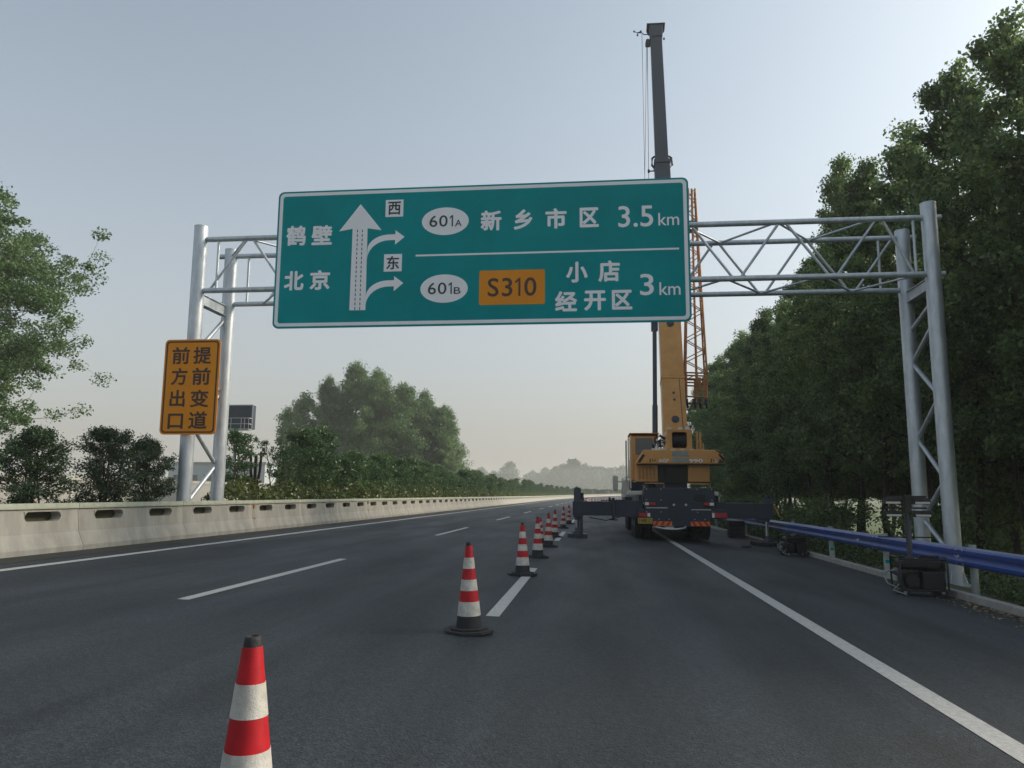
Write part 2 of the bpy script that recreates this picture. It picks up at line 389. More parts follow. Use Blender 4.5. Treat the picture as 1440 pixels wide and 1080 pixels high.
def hang(root, s):
    """stand a thing on the barrier line at arc position s"""
    p = Vector(rd(-9.85, s)); q = Vector(rd(-9.85, s+SEG)); d = q-p
    root.location = p; root.rotation_euler = (math.atan2(d.z, math.hypot(d.x, d.y)), 0, -math.atan2(d.x, d.y))
near = {0: 'concrete barrier segment cut off by the left edge of the photo',
        1: 'concrete barrier segment under the first two roadside bushes, one dark joint at its left',
        2: 'concrete barrier segment directly in front of the left gantry posts',
        3: 'concrete barrier segment just right of the left gantry posts with brown marks at its joint',
        4: 'concrete barrier segment in front of the start of the yellowish low hedge'}
S_BAR0 = 14.22-SEG
root = thing('concrete_barrier', (0, 0, 0), near[0], 'barrier', 'concrete segments of the median barrier')
bo = bars.build('slotted_wall', M['concrete'], root, fix=True)
co = cap.build('cap', M['cap'], root)
seg0 = root; barriers = []
for k in range(-1, 92):
    o = seg0 if k == -1 else dup(seg0)
    hang(o, S_BAR0+SEG*(k)); barriers.append(o)
    i = k
    if i in near: o['label'] = near[i]
    elif i == -1: o['label'] = 'concrete barrier segment just outside the left edge, nearest the camera'
    elif i < 12: o['label'] = 'slotted concrete barrier segment below the dark columnar shrubs, still clearly jointed'
    else: o['label'] = 'small far slotted concrete barrier segment running towards the bend'
# brown rust marks beside two joints
for s, nm in ((14.22+SEG*2-.1, 'joint'), (14.22+SEG*5-.1, 'joint')):
    seg = min(barriers, key=lambda q: abs(q.location.y-(s+.1)))
    r = MB()
    for z in (.30, .66):
        r.prism([(.06, z), (.20, z+.03), (.14, z+.10), (.06, z+.11)], -.02-.14*(z > .3)-.13*(z <= .3)+.02, -.40, 'x')
    ro = r.build('lifting_recess', M['rust'], seg)

# ------------------------------------------------------------------ sign gantry
YN, YF = 19.65, 21.2; XL, XR = -10.9, 8.45; ZT, ZB = 8.44, 6.97
ga = thing('sign_gantry', (XR, YN, -.72), 'galvanised truss gantry on four tall pipe posts spanning the whole road', 'gantry')
for (x, y, zt, zb) in ((XR, YN, 8.80, -.85), (XR-.06, YF, 8.62, -.85), (XL, YN, 8.80, .33), (XL+.14, YF, 8.62, .33)):
    p = MB(); p.tube((x, y, zb), (x, y, zt), .185, n=28)
    wpart(p, 'post', M['galv'], ga)
    p = MB(); p.lathe([(.19, 0), (.19, .02), (.10, .04), (.02, .045)], (x, y, zt+.001), 28); wpart(p, 'post_cap', M['galv'], ga)
    f = MB(); f.bx(x-.32, x+.32, y-.32, y+.32, zb-.15, zb+.25); wpart(f, 'footing', M['kerbstone'], ga, .02)
    f = MB(); f.bx(x-.27, x+.27, y-.27, y+.27, zb+.252, zb+.28)
    for a in range(4):
        an = a*math.pi/2+math.pi/4
        f.prism([(0, 0), (.1, 0), (0, .3)], -.008, .008)
        for i in range(8):
            q = len(f.v)-6+0
        vs = f.v[-6:]; f.v[-6:] = [(x+(.185+vx)*math.cos(an)-vy*math.sin(an), y+(.185+vx)*math.sin(an)+vy*math.cos(an), zb+.28+vz) for vx, vy, vz in vs]
    wpart(f, 'base_plate', M['galv'], ga)
for y, z in ((YN, ZT), (YN, ZB), (YF, ZT), (YF, ZB)):
    xs = [XL-(.0 if y == YN else -.02)-.3*(y == YF), -4.5, 2.0, XR+.28]
    for a, b2 in zip(xs[:-1], xs[1:]):
        p = MB(); p.tube((a, y, z), (b2, y, z), .075 if y == YN else .072, n=16)
        wpart(p, 'chord', M['galv'], ga)
    for xx in xs[1:-1]:
        p = MB(); p.tube((xx-.035, y, z), (xx+.035, y, z), .125, n=20)
        for i in range(8):
            t = i*math.pi/4; p.tube((xx-.055, y+.1*math.cos(t), z+.1*math.sin(t)), (xx+.055, y+.1*math.cos(t), z+.1*math.sin(t)), .012, n=6)
        wpart(p, 'flange', M['galv'], ga)
P = 2.385; top_nodes = [7.24-P*k for k in range(8)]; bot_nodes = [6.05-P*k for k in range(8)]
def brace(a, b2, r=.036):
    p = MB(); p.tube(a, b2, r, n=10, caps=False); wpart(p, 'brace', M['galv'], ga)
g2 = .055
for y, sh in ((YN, 0), (YF, .95)):
    t = [q+sh for q in top_nodes]; bo_ = [q+sh for q in bot_nodes]
    e = 1 if y == YN else -1
    for k in range(8):
        if t[k] < 8.2: brace((t[k]-.09, y, ZT-.03), (bo_[k]+.10, y, ZB+.03))
        if k < 7: brace((bo_[k]-.10, y, ZB+.03), (t[k+1]+.09, y, ZT-.03))
    if y == YN: brace((7.24+.09, y, ZT-.03), (8.05-.05, y, ZB+.03)); brace((8.06, y, ZT), (8.06, y, ZB)); brace((-10.36, y, ZT), (-10.36, y, ZB)); brace((bot_nodes[-1]-.02, y, ZB), (top_nodes[-1]-1.0-.3, y, ZT)) if False else None
    else: brace((7.75, y, ZT), (7.75, y, ZB)); brace((-10.2, y, ZT), (-10.2, y, ZB))
for z, sh in ((ZT, .2), (ZB, 1.25)):
    xs = [8.0-1.19*2*k+sh-1.1 for k in range(9)]
    for k, x in enumerate(xs[:-1]):
        if x > -10.6: brace((x, YN, z), (x-1.19, YF, z), .03)
        if xs[k+1] > -10.8: brace((x-1.19, YF, z), (xs[k+1], YN, z), .03)
for x in (XR-.03, XL+.07):
    p = MB(); p.bx(x-.06, x+.06, YN+.15, YF-.15, ZB-.36, ZB-.10)
    p.bx(x-.10, x+.10, YN+.15, YF-.15, ZB-.38, ZB-.362); p.bx(x-.10, x+.10, YN+.15, YF-.15, ZB-.098, ZB-.08); wpart(p, 'cross_beam', M['galv'], ga)
    yf_, yn_ = YF-.15, YN+.15
    if x > 0: seq = [(yf_, 5.85, yn_, 6.25), (yn_, 5.70, yf_, 5.02), (yf_, 4.88, yn_, 3.98), (yn_, 3.84, yf_, 3.00), (yf_, 2.86, yn_, 1.94), (yn_, 1.80, yf_, .98), (yf_, .84, yn_, .15)]
    else: seq = [(yf_, 6.42, yn_, 5.36), (yn_, 5.22, yf_, 4.36), (yf_, 4.22, yn_, 3.32), (yn_, 3.18, yf_, 2.30), (yf_, 2.16, yn_, 1.25)]
    for q in seq: brace((x, q[0], q[1]), (x, q[2], q[3]), .058)

# ------------------------------------------------------------------ lettering
def text_mesh(s, bold):
    c = bpy.data.curves.new('lettering', 'FONT'); c.body = s; c.size = 1; c.offset = bold; c.resolution_u = 4; c.extrude = .0
    o = bpy.data.objects.new('lettering', c); COL.objects.link(o)
    me = bpy.data.meshes.new_from_object(o.evaluated_get(bpy.context.evaluated_depsgraph_get()))
    co = np.empty(len(me.vertices)*3); me.vertices.foreach_get('co', co); fs = [tuple(p.vertices) for p in me.polygons]
    bpy.data.objects.remove(o); bpy.data.curves.remove(c); bpy.data.meshes.remove(me)
    return co.reshape(-1, 3), fs
def letters(mb, items, u0, v0, y, bold=.03):
    """items: (text, x0, z0, x1, z1[, stroke]) bounding boxes in metres on a panel facing -Y; strokes thickened by shifted layers 0.4 mm apart"""
    for it in items:
        s, a, b_, c, d = it[:5]
        if s == '1': co, fs = np.array([(.60, 0, 0), (1, 0, 0), (1, 1, 0), (.70, 1, 0), (0, .82, 0), (0, .68, 0), (.60, .82, 0)]), [tuple(range(7))]
        else: co, fs = text_mesh(s, 0)
        w_ = it[5] if len(it) > 5 else bold
        mn = co.min(0)-w_; mx = co.max(0)+w_
        sx, sz = (c-a)/(mx[0]-mn[0]), (d-b_)/(mx[1]-mn[1])
        sh = [(w_*math.cos(t), w_*math.sin(t)) for t in np.arange(8)*math.pi/4] if w_ > 0 else [(0, 0)]
        for q, (ox, oz) in enumerate(sh):
            k = len(mb.v)
            for p in co: mb.v.append((u0+a+(p[0]+ox-mn[0])*sx, y-.0004*q, v0+b_+(p[1]+oz-mn[1])*sz))
            for f in fs: mb.f.append(tuple(k+i for i in f)); mb.sm.append(False); mb.mi.append(0)
    return mb
def rrect(x0, z0, x1, z1, r, n=6):
    pts = []
    for cx, cz, a0 in ((x1-r, z1-r, 0), (x0+r, z1-r, 90), (x0+r, z0+r, 180), (x1-r, z0+r, 270)):
        for i in range(n+1):
            t = R(a0+90*i/n); pts.append((cx+r*math.cos(t), cz+r*math.sin(t)))
    return pts
def ring(mb, outer, inner, y0, y1):
    n = len(outer)
    vs = [(p[0], y0, p[1]) for p in outer]+[(p[0], y0, p[1]) for p in inner]+[(p[0], y1, p[1]) for p in outer]+[(p[0], y1, p[1]) for p in inner]
    fs = []
    for i in range(n):
        j = (i+1) % n
        fs += [(i, j, n+j, n+i), (i, 2*n+i, 2*n+j, j), (n+i, n+j, 3*n+j, 3*n+i)]
    mb.add(vs, fs)

# ---- the big green direction sign
SU, SV, SW, SH, SY = -8.58, 5.81, 11.055, 3.835, 19.40
sg = thing('direction_sign', (SU+SW/2, SY, SV), 'large green highway direction sign with white lettering hanging on the gantry', 'sign')
p = MB(); p.prism(rrect(SU, SV, SU+SW, SV+SH, .16), SY, SY+.035); wpart(p, 'panel', M['green'], sg)
p = MB()
ring(p, rrect(SU+.05, SV+.05, SU+SW-.05, SV+SH-.05, .13), rrect(SU+.14, SV+.14, SU+SW-.14, SV+SH-.14, .07), SY-.004, SY)
wpart(p, 'border', M['film_white'], sg)
p = MB()
for k in range(7):
    x = SU+.6+k*(SW-1.2)/6; p.bx(x-.04, x+.04, SY+.036, SY+.09, SV+.1, SV+SH-.1)
for z in (SV+.5, SV+1.4, SV+2.4, SV+3.3): p.bx(SU+.1, SU+SW-.1, SY+.091, SY+.13, z-.04, z+.04)
wpart(p, 'stiffener', M['alu'], sg)
p = MB()
for x in (-7.6, -4.2, -.9, 1.6):
    p.bx(x-.05, x+.05, SY+.131, YN-.08, ZB-.06, ZB+.06); p.bx(x-.05, x+.05, SY+.131, YN-.08, ZT-.06, ZT+.06)
wpart(p, 'bracket', M['galv'], sg)
yl = SY-.004
def uvpoly(mb, pts, y=yl): mb.add([(SU+u, y, SV+v) for u, v in pts], [tuple(range(len(pts)))])
def let(items, mat='film_white', y=yl, bold=.034, name='lettering'):
    b = MB(); letters(b, items, SU, SV, y, bold); return wpart(b, name, M[mat], sg)
let([('鹤', .27, 2.29, .82, 2.86), ('壁', .98, 2.29, 1.56, 2.85)])
let([('北', .27, 1.04, .82, 1.58), ('京', .99, 1.04, 1.55, 1.59)])
let([('新', 5.62, 2.55, 6.18, 3.11), ('乡', 6.50, 2.55, 7.0, 3.11), ('市', 7.34, 2.55, 7.9, 3.11), ('区', 8.24, 2.56, 8.74, 3.10)])
let([('小', 7.88, 1.08, 8.44, 1.64), ('店', 8.71, 1.08, 9.27, 1.65), ('经', 7.59, .32, 8.16, .86), ('开', 8.34, .33, 8.90, .86), ('区', 9.05, .34, 9.57, .86)])
let([('3.5', 9.24, 2.53, 10.14, 3.11)], bold=.010); let([('km', 10.27, 2.55, 10.80, 2.89)], bold=.006)
let([('3', 9.77, .70, 10.12, 1.27)], bold=.010); let([('km', 10.26, .70, 10.79, 1.04)], bold=.006)
p = MB(); uvpoly(p, [(3.88, 1.895), (10.78, 1.895), (10.78, 1.945), (3.88, 1.945)]); wpart(p, 'divider_line', M['film_white'], sg)
# arrow with two right-hand exits
def arc(c, r0, r1, n=10):
    o = [(c[0]-r1*math.cos(t), c[1]+r1*math.sin(t)) for t in np.linspace(0, math.pi/2, n)]
    return o
p = MB()
uvpoly(p, [(2.325, 3.41), (1.75, 2.655), (2.125, 2.72), (2.54, 2.72), (2.93, 2.655)])
uvpoly(p, [(2.115, .46), (2.555, .46), (2.54, 2.72), (2.125, 2.72)])
for (vb, v0, v1, vt) in ((1.86, 2.37, 2.53, 2.445), (.57, 1.09, 1.26, 1.165)):
    out = [(2.553+.60*(1-math.cos(t))**1.0, vb+.26+(v1-vb-.26)*math.sin(t)) for t in np.linspace(0, math.pi/2, 10)]
    inn = [(2.553+.60*(1-math.cos(t))**1.0, vb+(v0-vb)*math.sin(t)) for t in np.linspace(0, math.pi/2, 10)]
    for a in range(9): uvpoly(p, [inn[a], inn[a+1], out[a+1], out[a]])
    uvpoly(p, [inn[-1], (3.31, v0), (3.31, v1), out[-1]])
    uvpoly(p, [(3.31, v0-.13), (3.565, (v0+v1)/2), (3.31, v1+.115)])
wpart(p, 'arrow', M['film_white'], sg)
p = MB()
for uu in (2.265, 2.40):
    for k in range(18):
        v = .47+k*.126; d = (v-.46)/2.3*.0; uvpoly(p, [(uu-.012+d, v), (uu+.012+d, v), (uu+.012+d, v+.075), (uu-.012+d, v+.075)], yl-.004)
wpart(p, 'lane_dashes', M['ink_blue'], sg)
for s, v in (('西', 3.02), ('东', 1.50)):
    p = MB(); uvpoly(p, [(3.02, v), (3.51, v), (3.51, v+.48), (3.02, v+.48)]); bo2 = wpart(p, 'direction_box', M['film_white'], sg)
    b = MB(); letters(b, [(s, 3.09, v+.055, 3.44, v+.425)], SU, SV, yl-.004, .018); wpart(b, 'lettering', M['ink_blue'], bo2)
for s, v, t in (('601', 2.85, 'A'), ('601', 1.0, 'B')):
    p = MB(); uvpoly(p, [(4.665+.635*math.cos(q), v+.385*math.sin(q)) for q in np.linspace(0, 2*math.pi, 48, endpoint=False)]); bo2 = wpart(p, 'exit_number_oval', M['film_white'], sg)
    b = MB(); letters(b, [('6', 4.235, v-.15, 4.45, v+.165, .004), ('0', 4.50, v-.15, 4.73, v+.165, .004), ('1', 4.785, v-.15, 4.875, v+.165, 0), (t, 4.93, v-.15, 5.11, v+.03, .004)], SU, SV, yl-.004); wpart(b, 'lettering', M['ink_blue'], bo2)
p = MB(); p.prism(rrect(SU+5.60, SV+.53, SU+7.33, SV+1.46, .05), yl-.002, SY); rp_ = wpart(p, 'route_number_panel', M['orange'], sg)
b = MB(); letters(b, [('S', 5.83, .75, 6.12, 1.25, .010), ('3', 6.205, .75, 6.48, 1.25, .010), ('1', 6.555, .755, 6.69, 1.245, .0), ('0', 6.79, .75, 7.11, 1.25, .010)], SU, SV, yl-.006); wpart(b, 'lettering', M['ink'], rp_)

# ---- orange sign on the left posts
OU, OV, OW, OH, OY = -11.56, 2.97, 1.57, 2.575, 19.38
os_ = thing('warning_sign', (OU+OW/2, OY, OV), 'upright orange sign with two columns of dark characters on the left gantry post', 'sign')
p = MB(); p.prism(rrect(OU, OV, OU+OW, OV+OH, .12), OY, OY+.03); wpart(p, 'panel', M['orange'], os_)
p = MB(); ring(p, rrect(OU+.045, OV+.045, OU+OW-.045, OV+OH-.045, .10), rrect(OU+.085, OV+.085, OU+OW-.085, OV+OH-.085, .07), OY-.004, OY); wpart(p, 'border', M['ink'], os_)
b = MB(); letters(b, [('提', .82, 1.90, 1.33, 2.37), ('前', .82, 1.33, 1.34, 1.80), ('变', .81, .73, 1.33, 1.20), ('道', .80, .15, 1.32, .62)], OU, OV, OY-.004, .022); wpart(b, 'lettering', M['ink'], os_)
b = MB(); letters(b, [('前', .22, 1.90, .72, 2.37), ('方', .23, 1.33, .69, 1.80), ('出', .23, .74, .66, 1.20), ('口', .22, .15, .65, .56)], OU, OV, OY-.004, .022); wpart(b, 'lettering', M['ink'], os_)
p = MB()
for z in (OV+.5, OV+OH-.5): p.bx(OU+.1, OU+OW-.1, OY+.031, OY+.075, z-.05, z+.05); p.bx(XL-.22, XL+.22, OY+.076, OY+.1, z-.05, z+.05)
wpart(p, 'clamp', M['galv'], os_)

# ------------------------------------------------------------------ traffic cones
def make_cone():
    r = thing('traffic_cone', (0, 0, 0), '', 'traffic cone', 'traffic cones along the lane line')
    b = MB(); o8 = [(.255*math.cos(R(22.5+45*i))*1.04, .255*math.sin(R(22.5+45*i))*1.04) for i in range(8)]
    b.prism(o8, 0, .035, 'z'); b.prism([(x*.78, y*.78) for x, y in o8], .036, .055, 'z')
    b.build('base', M['rubber'], r, .006)
    H = .90; rad = lambda z: .135-(z-.05)/(H-.05)*(.135-.031)
    zs = [.055, .17, .31, .42, .53, .64, .75, .87]
    names = ['collar', 'reflective_band', 'red_band', 'reflective_band', 'red_band', 'reflective_band', 'red_band']
    mats = ['rubber', 'cone_white', 'red', 'cone_white', 'red', 'cone_white', 'red']
    for k in range(7):
        e = .0015 if mats[k] == 'cone_white' else 0
        b = MB(); b.lathe([(rad(zs[k])+e, zs[k]), (rad(zs[k+1])+e, zs[k+1])], n=32); b.build(names[k], M[mats[k]], r)
    b = MB(); b.lathe([(rad(.87)-.003, .87), (rad(.90)-.002, .89), (rad(.9)-.004, .903), (.018, .905), (.014, .885)], n=24); b.build('tip', M['rubber'], r)
    return r
cone0 = make_cone()
cones = [(-1.20, 2.69, 'nearest traffic cone, its foot cut off by the bottom edge of the photo'),
         (-1.30, 8.08, 'second nearest cone, standing whole on bare asphalt before the lane dash'),
         (-1.28, 13.78, 'third nearest cone, standing on the far end of the nearest lane dash'),
         (-1.30, 17.66, 'fourth nearest red and white cone, between the dash cone and the black-tipped cone'),
         (-1.28, 21.33, 'red and white cone with a tall black tip, partly hiding another cone'),
         (-1.36, 26.11, 'cone just past the black-tipped cone, standing beside the outrigger foot'),
         (-1.36, 33.09, 'left one of the two far cones just left of the outrigger leg'),
         (-1.29, 38.33, 'farthest of the big cones, right next to the outrigger leg')]
for i, (x, y, lb) in enumerate(cones):
    o = cone0 if i == 0 else dup(cone0)
    o.location = rd(x, y, .003); o.rotation_euler = (0, -XF*0+rng.uniform(-.03, .03), rng.uniform(0, 6)); o['label'] = lb
o = dup(cone0); o.location = rd(-1.60, 22.9, .003); o.scale = (.8, .8, .8); o['label'] = 'small cone mostly hidden behind the cone with the tall black tip'
for i in range(22):
    s = 105+i*8.5; o = dup(cone0); o.location = rd(-1.2+min(4.5, max(0, i-5)*.35), s, .003); o.rotation_euler = (0, 0, i); o.scale = (1.25, 1.25, 1.1)
    o['label'] = 'tiny far red and white cone in the row beyond the outrigger beam'; o['group'] = 'far cones near the bend'

# ------------------------------------------------------------------ guardrail
GX = 6.22
gr = thing('guardrail', rd(GX, 10), 'blue corrugated guardrail with a pale top edge along the right shoulder', 'guardrail')
b = MB(); prof = [(.02, .49), (-.055, .515), (-.085, .545), (-.085, .585), (-.02, .63), (.0, .655), (-.02, .68), (-.085, .725), (-.085, .765), (-.06, .798), (.02, .822)]
S_ = [4+2*k for k in range(60)]; n = len(prof)
for s in S_:
    for th in (0, .006):
        for x, z in prof: b.v.append(rd(GX+x+th, s, z))
for k in range(len(S_)-1):
    for th in (0, 1):
        for i in range(n-1):
            a = k*2*n+th*n+i; b.f.append((a, a+1, a+2*n+1, a+2*n)); b.sm.append(False); b.mi.append(0)
    for i in (0, n-1):
        a = k*2*n+i; b.f.append((a, a+n, a+3*n, a+2*n)); b.sm.append(False); b.mi.append(0)
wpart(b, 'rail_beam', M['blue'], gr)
for k in range(29):
    s = 6.05+4*k; p0 = rd(GX+.13, s, 0)
    b = MB(); b.tube((p0[0], p0[1], p0[2]-.3), (p0[0], p0[1], p0[2]+.86), .06, n=16); po = wpart(b, 'post', M['postgrey'], gr)
    b = MB(); b.bx(p0[0]-.12, p0[0]-.06, p0[1]-.05, p0[1]+.05, p0[2]+.56, p0[2]+.75); wpart(b, 'block', M['postgrey'], gr)
    b = MB()
    for dy in (-.12, .12):
        for dz in (.54, .77): b.tube((p0[0]-.235, p0[1]+dy, p0[2]+dz), (p0[0]-.205, p0[1]+dy, p0[2]+dz), .016, n=8)
    wpart(b, 'bolts', M['steel'], gr)
    if k in (3, 4, 6):
        b = MB(); b.bx(p0[0]-.062, p0[0]+.062, p0[1]-.072, p0[1]-.062, p0[2]+.0, p0[2]+.34); wpart(b, 'reflective_plate', M['cone_white'], gr)
        b = MB(); b.bx(p0[0]-.05, p0[0]+.05, p0[1]-.076, p0[1]-.0725, p0[2]+.22, p0[2]+.30); b.bx(p0[0]-.05, p0[0]+.05, p0[1]-.076, p0[1]-.0725, p0[2]+.34-.02, p0[2]+.335); wpart(b, 'number_mark', M['green'], gr)
for k in range(29):
    s = 6.05+4*k; b = MB()
    for q in (s-.17, s+.15):
        for th in (-.004, -.001):
            for x, z in prof: b.v.append(rd(GX+x+th, q, z))
    for i in range(n-1): b.f += [(i, i+1, i+1+2*n, i+2*n), (n+i, n+i+1, n+i+1+2*n, n+i+2*n), (i, i+1, n+i+1, n+i), (2*n+i, 2*n+i+1, 3*n+i+1, 3*n+i)]
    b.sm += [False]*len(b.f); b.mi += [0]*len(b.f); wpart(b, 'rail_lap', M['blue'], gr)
for s in (14.3, 19.4, 30):
    p0 = rd(GX, s, .655); b = MB(); b.prism([(p0[0]-.10, p0[2]+.03), (p0[0]-.02, p0[2]-.07), (p0[0]+.01, p0[2]-.07), (p0[0]+.0, p0[2]+.04), (p0[0]-.05, p0[2]-.0)], p0[1]-.05, p0[1]-.045)
    wpart(b, 'reflector', M['film_white'], gr)

# ------------------------------------------------------------------ truck crane
CR = thing('truck_crane', (2.67, 31, -.09), 'orange and dark grey truck crane with raised boom behind the green sign, outriggers spread', 'truck crane')
def cp(mb, name, mat, bevel=0, root=None): return wpart(mb, name, M[mat] if isinstance(mat, str) else mat, root or CR, bevel)
# carrier
b = MB(); b.bx(1.75, 3.60, 26.75, 38.6, .62, 1.05); b.bx(1.95, 3.4, 26.7, 27.6, .45, .62); cp(b, 'chassis', 'craned', .02)
b = MB(); b.bx(1.42, 3.95, 27.12, 36.2, 1.22, 1.46); cp(b, 'deck', 'craned', .015)
b = MB(); b.prism([(1.63, 1.05), (1.63, 1.70), (3.97, 1.70), (3.97, 1.05), (3.90, .80), (3.80, .43), (2.02, .43), (1.75, .80)], 26.54, 26.64)
b.bx(1.63, 3.97, 26.64, 27.0, 1.62, 1.70)
rear = cp(b, 'rear_plate', 'craned', .012)
b = MB()
for x in (2.62, 3.02): b.tube((x, 26.54, 1.14), (x, 26.50, 1.14), .04, n=12)
cp(b, 'bolts', 'steel')
b = MB(); b.bx(3.28, 3.66, 26.525, 26.54, 1.25, 1.48); cp(b, 'access_cover', 'black', .006)
# lamps: white and red pairs
def lamp(x0, xm, x1, z0, z1, y, first):
    b = MB(); b.bx(min(x0, x1)-.02, max(x0, x1)+.02, y+.0, y+.05, z0-.02, z1+.02); h = cp(b, 'tail_lamp', 'black', .006)
    b = MB(); b.bx(min(x0, xm), max(x0, xm), y-.025, y-.001, z0, z1); wpart(b, 'clear_lens', M['tail_white'], h, .005)
    b = MB(); b.bx(min(xm, x1)+.002, max(xm, x1)-.002, y-.025, y-.001, z0, z1); wpart(b, 'red_lens', M['tail_red'], h, .005)
lamp(1.66, 1.79, 2.02, 1.12, 1.22, 26.48, 1); lamp(3.93, 3.79, 3.60, 1.12, 1.22, 26.48, 1)
lamp(1.83, 1.74, 1.44, .74, .86, 26.50, 1); lamp(3.86, 3.94, 4.36, .72, .88, 26.50, 1)
b = MB(); b.bx(1.40, 1.85, 26.55, 26.9, .70, 1.0); b.bx(3.85, 4.36, 26.55, 26.9, .69, 1.0); cp(b, 'lamp_bracket', 'craned', .01)
for x0, x1, z in ((1.70, 2.42, 1.02), (3.20, 3.84, .965)):
    b = MB(); b.bx(x0, x1, 26.525, 26.54, z, z+.035); cp(b, 'white_strip', 'cone_white')
for x0, sgn in ((1.93, 1), (3.17, 1)):
    b = MB(); b.bx(x0, x0+.62, 26.525, 26.54, .44, .59); ch = cp(b, 'chevron_board', 'hazorange')
    b = MB()
    for k in range(3): b.prism([(x0+.02+.2*k, .445), (x0+.10+.2*k, .445), (x0+.19+.2*k, .585), (x0+.11+.2*k, .585)] if x0 < 3 else [(x0+.11+.2*k, .445), (x0+.19+.2*k, .445), (x0+.10+.2*k, .585), (x0+.02+.2*k, .585)], 26.52, 26.5235)
    wpart(b, 'stripe', M['tail_red'], ch)
b = MB(); b.bx(1.43, 1.90, 26.50, 26.515, .51, .70); pl_ = cp(b, 'licence_plate', 'plate', .004)
def flat_text(txt, x0, z0, x1, z1, y, mat, parent, bold=.02, name='lettering'):
    b = MB(); letters(b, [(txt, 0, 0, x1-x0, z1-z0)], x0, z0, y, bold)
    L = CR.location; b.v = [(p[0]-L.x, p[1]-L.y, p[2]-L.z) for p in b.v]; return b.build(name, M[mat], parent)
flat_text('E·N9811O', 1.46, .535, 1.87, .675, 26.495, 'ink', pl_)
b = MB(); b.path([(2.0, 26.56, .40), (2.3, 26.5, .34), (2.7, 26.5, .33), (2.95, 26.52, .36), (3.0, 26.56, .42)], .045); b.bx(2.3, 2.6, 26.5, 26.9, .30, .42); cp(b, 'towing_hitch', 'steel')
# mudguards and wheels
def wheel(x, y, side):
    b = MB(); R_ = .53; zc = R_-.075-XF*(x-2.7)*0
    prof = [(.30, -.14), (.47, -.145), (.515, -.12), (.53, -.07), (.53, .07), (.515, .12), (.47, .145), (.30, .14)]
    n = 32
    vs = [(h, r*math.cos(2*math.pi*i/n), r*math.sin(2*math.pi*i/n)) for r, h in prof for i in range(n)]
    b.add([(x+p[0], y+p[1], zc+p[2]) for p in vs], [(k*n+i, k*n+(i+1) % n, (k+1)*n+(i+1) % n, (k+1)*n+i) for k in range(7) for i in range(n)], True)
    for k in range(36):
        t = 2*math.pi*k/36
        b.box((x, y+.53*math.cos(t), zc+.53*math.sin(t)), (.22, .04, .025), Matrix.Rotation(-t+math.pi/2, 3, 'X').inverted())
    o = cp(b, 'wheel', 'rubber')
    b = MB(); b.tube((x-.11*side, y, zc), (x+.05*side, y, zc), .30, n=24); b.tube((x+.05*side, y, zc), (x+.13*side, y, zc), .12, n=16); wpart(b, 'rim', M['postgrey'], o)
for y in (28.15, 29.6):
    for x, sd_ in ((1.50, -1), (1.83, -1), (3.49, 1), (3.83, 1)): wheel(x, y, sd_)
for y in (34.6, 36.2):
    for x, sd_ in ((1.52, -1), (3.81, 1)): wheel(x, y, sd_)
for y in (28.88, 35.4):
    b = MB(); b.tube((1.5, y-.72, .455), (3.8, y-.72, .455), .09); b.tube((1.5, y+.73, .455), (3.8, y+.73, .455), .09); b.bx(2.4, 2.9, y-1, y+1, .3, .62); cp(b, 'axle', 'craned')
for x in (1.36, 3.60):
    b = MB(); b.bx(x, x+.42, 27.35, 30.4, 1.06, 1.10); b.bx(x, x+.42, 27.3, 27.34, .72, 1.10); cp(b, 'mudguard', 'black', .01)
# cream side covers and front cab
b = MB(); b.bx(1.13, 1.62, 27.3, 27.9, 1.47, 1.60); b.bx(3.98, 4.20, 27.2, 27.8, 1.46, 1.58); cp(b, 'side_cover', 'cranew', .02)
b = MB(); b.bx(4.0, 4.2, 27.25, 27.7, 1.05, 1.455); cp(b, 'battery_box', 'black', .015)
b = MB(); b.bx(1.15, 1.6, 30.7, 33.9, .6, 1.4); b.bx(3.75, 4.15, 30.7, 33.9, .6, 1.4); cp(b, 'tool_locker', 'craned', .03)
b = MB(); b.prism([(36.9, .7), (36.9, 2.15), (37.1, 2.28), (38.7, 2.28), (39.3, 1.55), (39.4, .7)], 1.3, 4.0, 'x'); fc = cp(b, 'driver_cab', 'cranew', .04)
b = MB(); b.bx(1.285, 1.298, 37.3, 38.5, 1.5, 2.15); b.bx(1.6, 3.7, 36.885, 36.898, 1.6, 2.1); wpart(b, 'window', M['glass'], fc)
b = MB(); b.path([(1.3, 38.9, 2.1), (1.0, 38.95, 2.12), (1.0, 38.95, 1.9)], .02); ma = wpart(b, 'mirror_arm', M['black'], fc)
b = MB(); b.bx(.87, 1.13, 38.8, 38.95, 1.65, 2.42); mi_ = wpart(b, 'mirror', M['cranew'], fc, .04)
b = MB(); b.bx(.89, 1.06, 38.78, 38.799, 1.70, 2.37); wpart(b, 'glass', M['glass'], mi_)
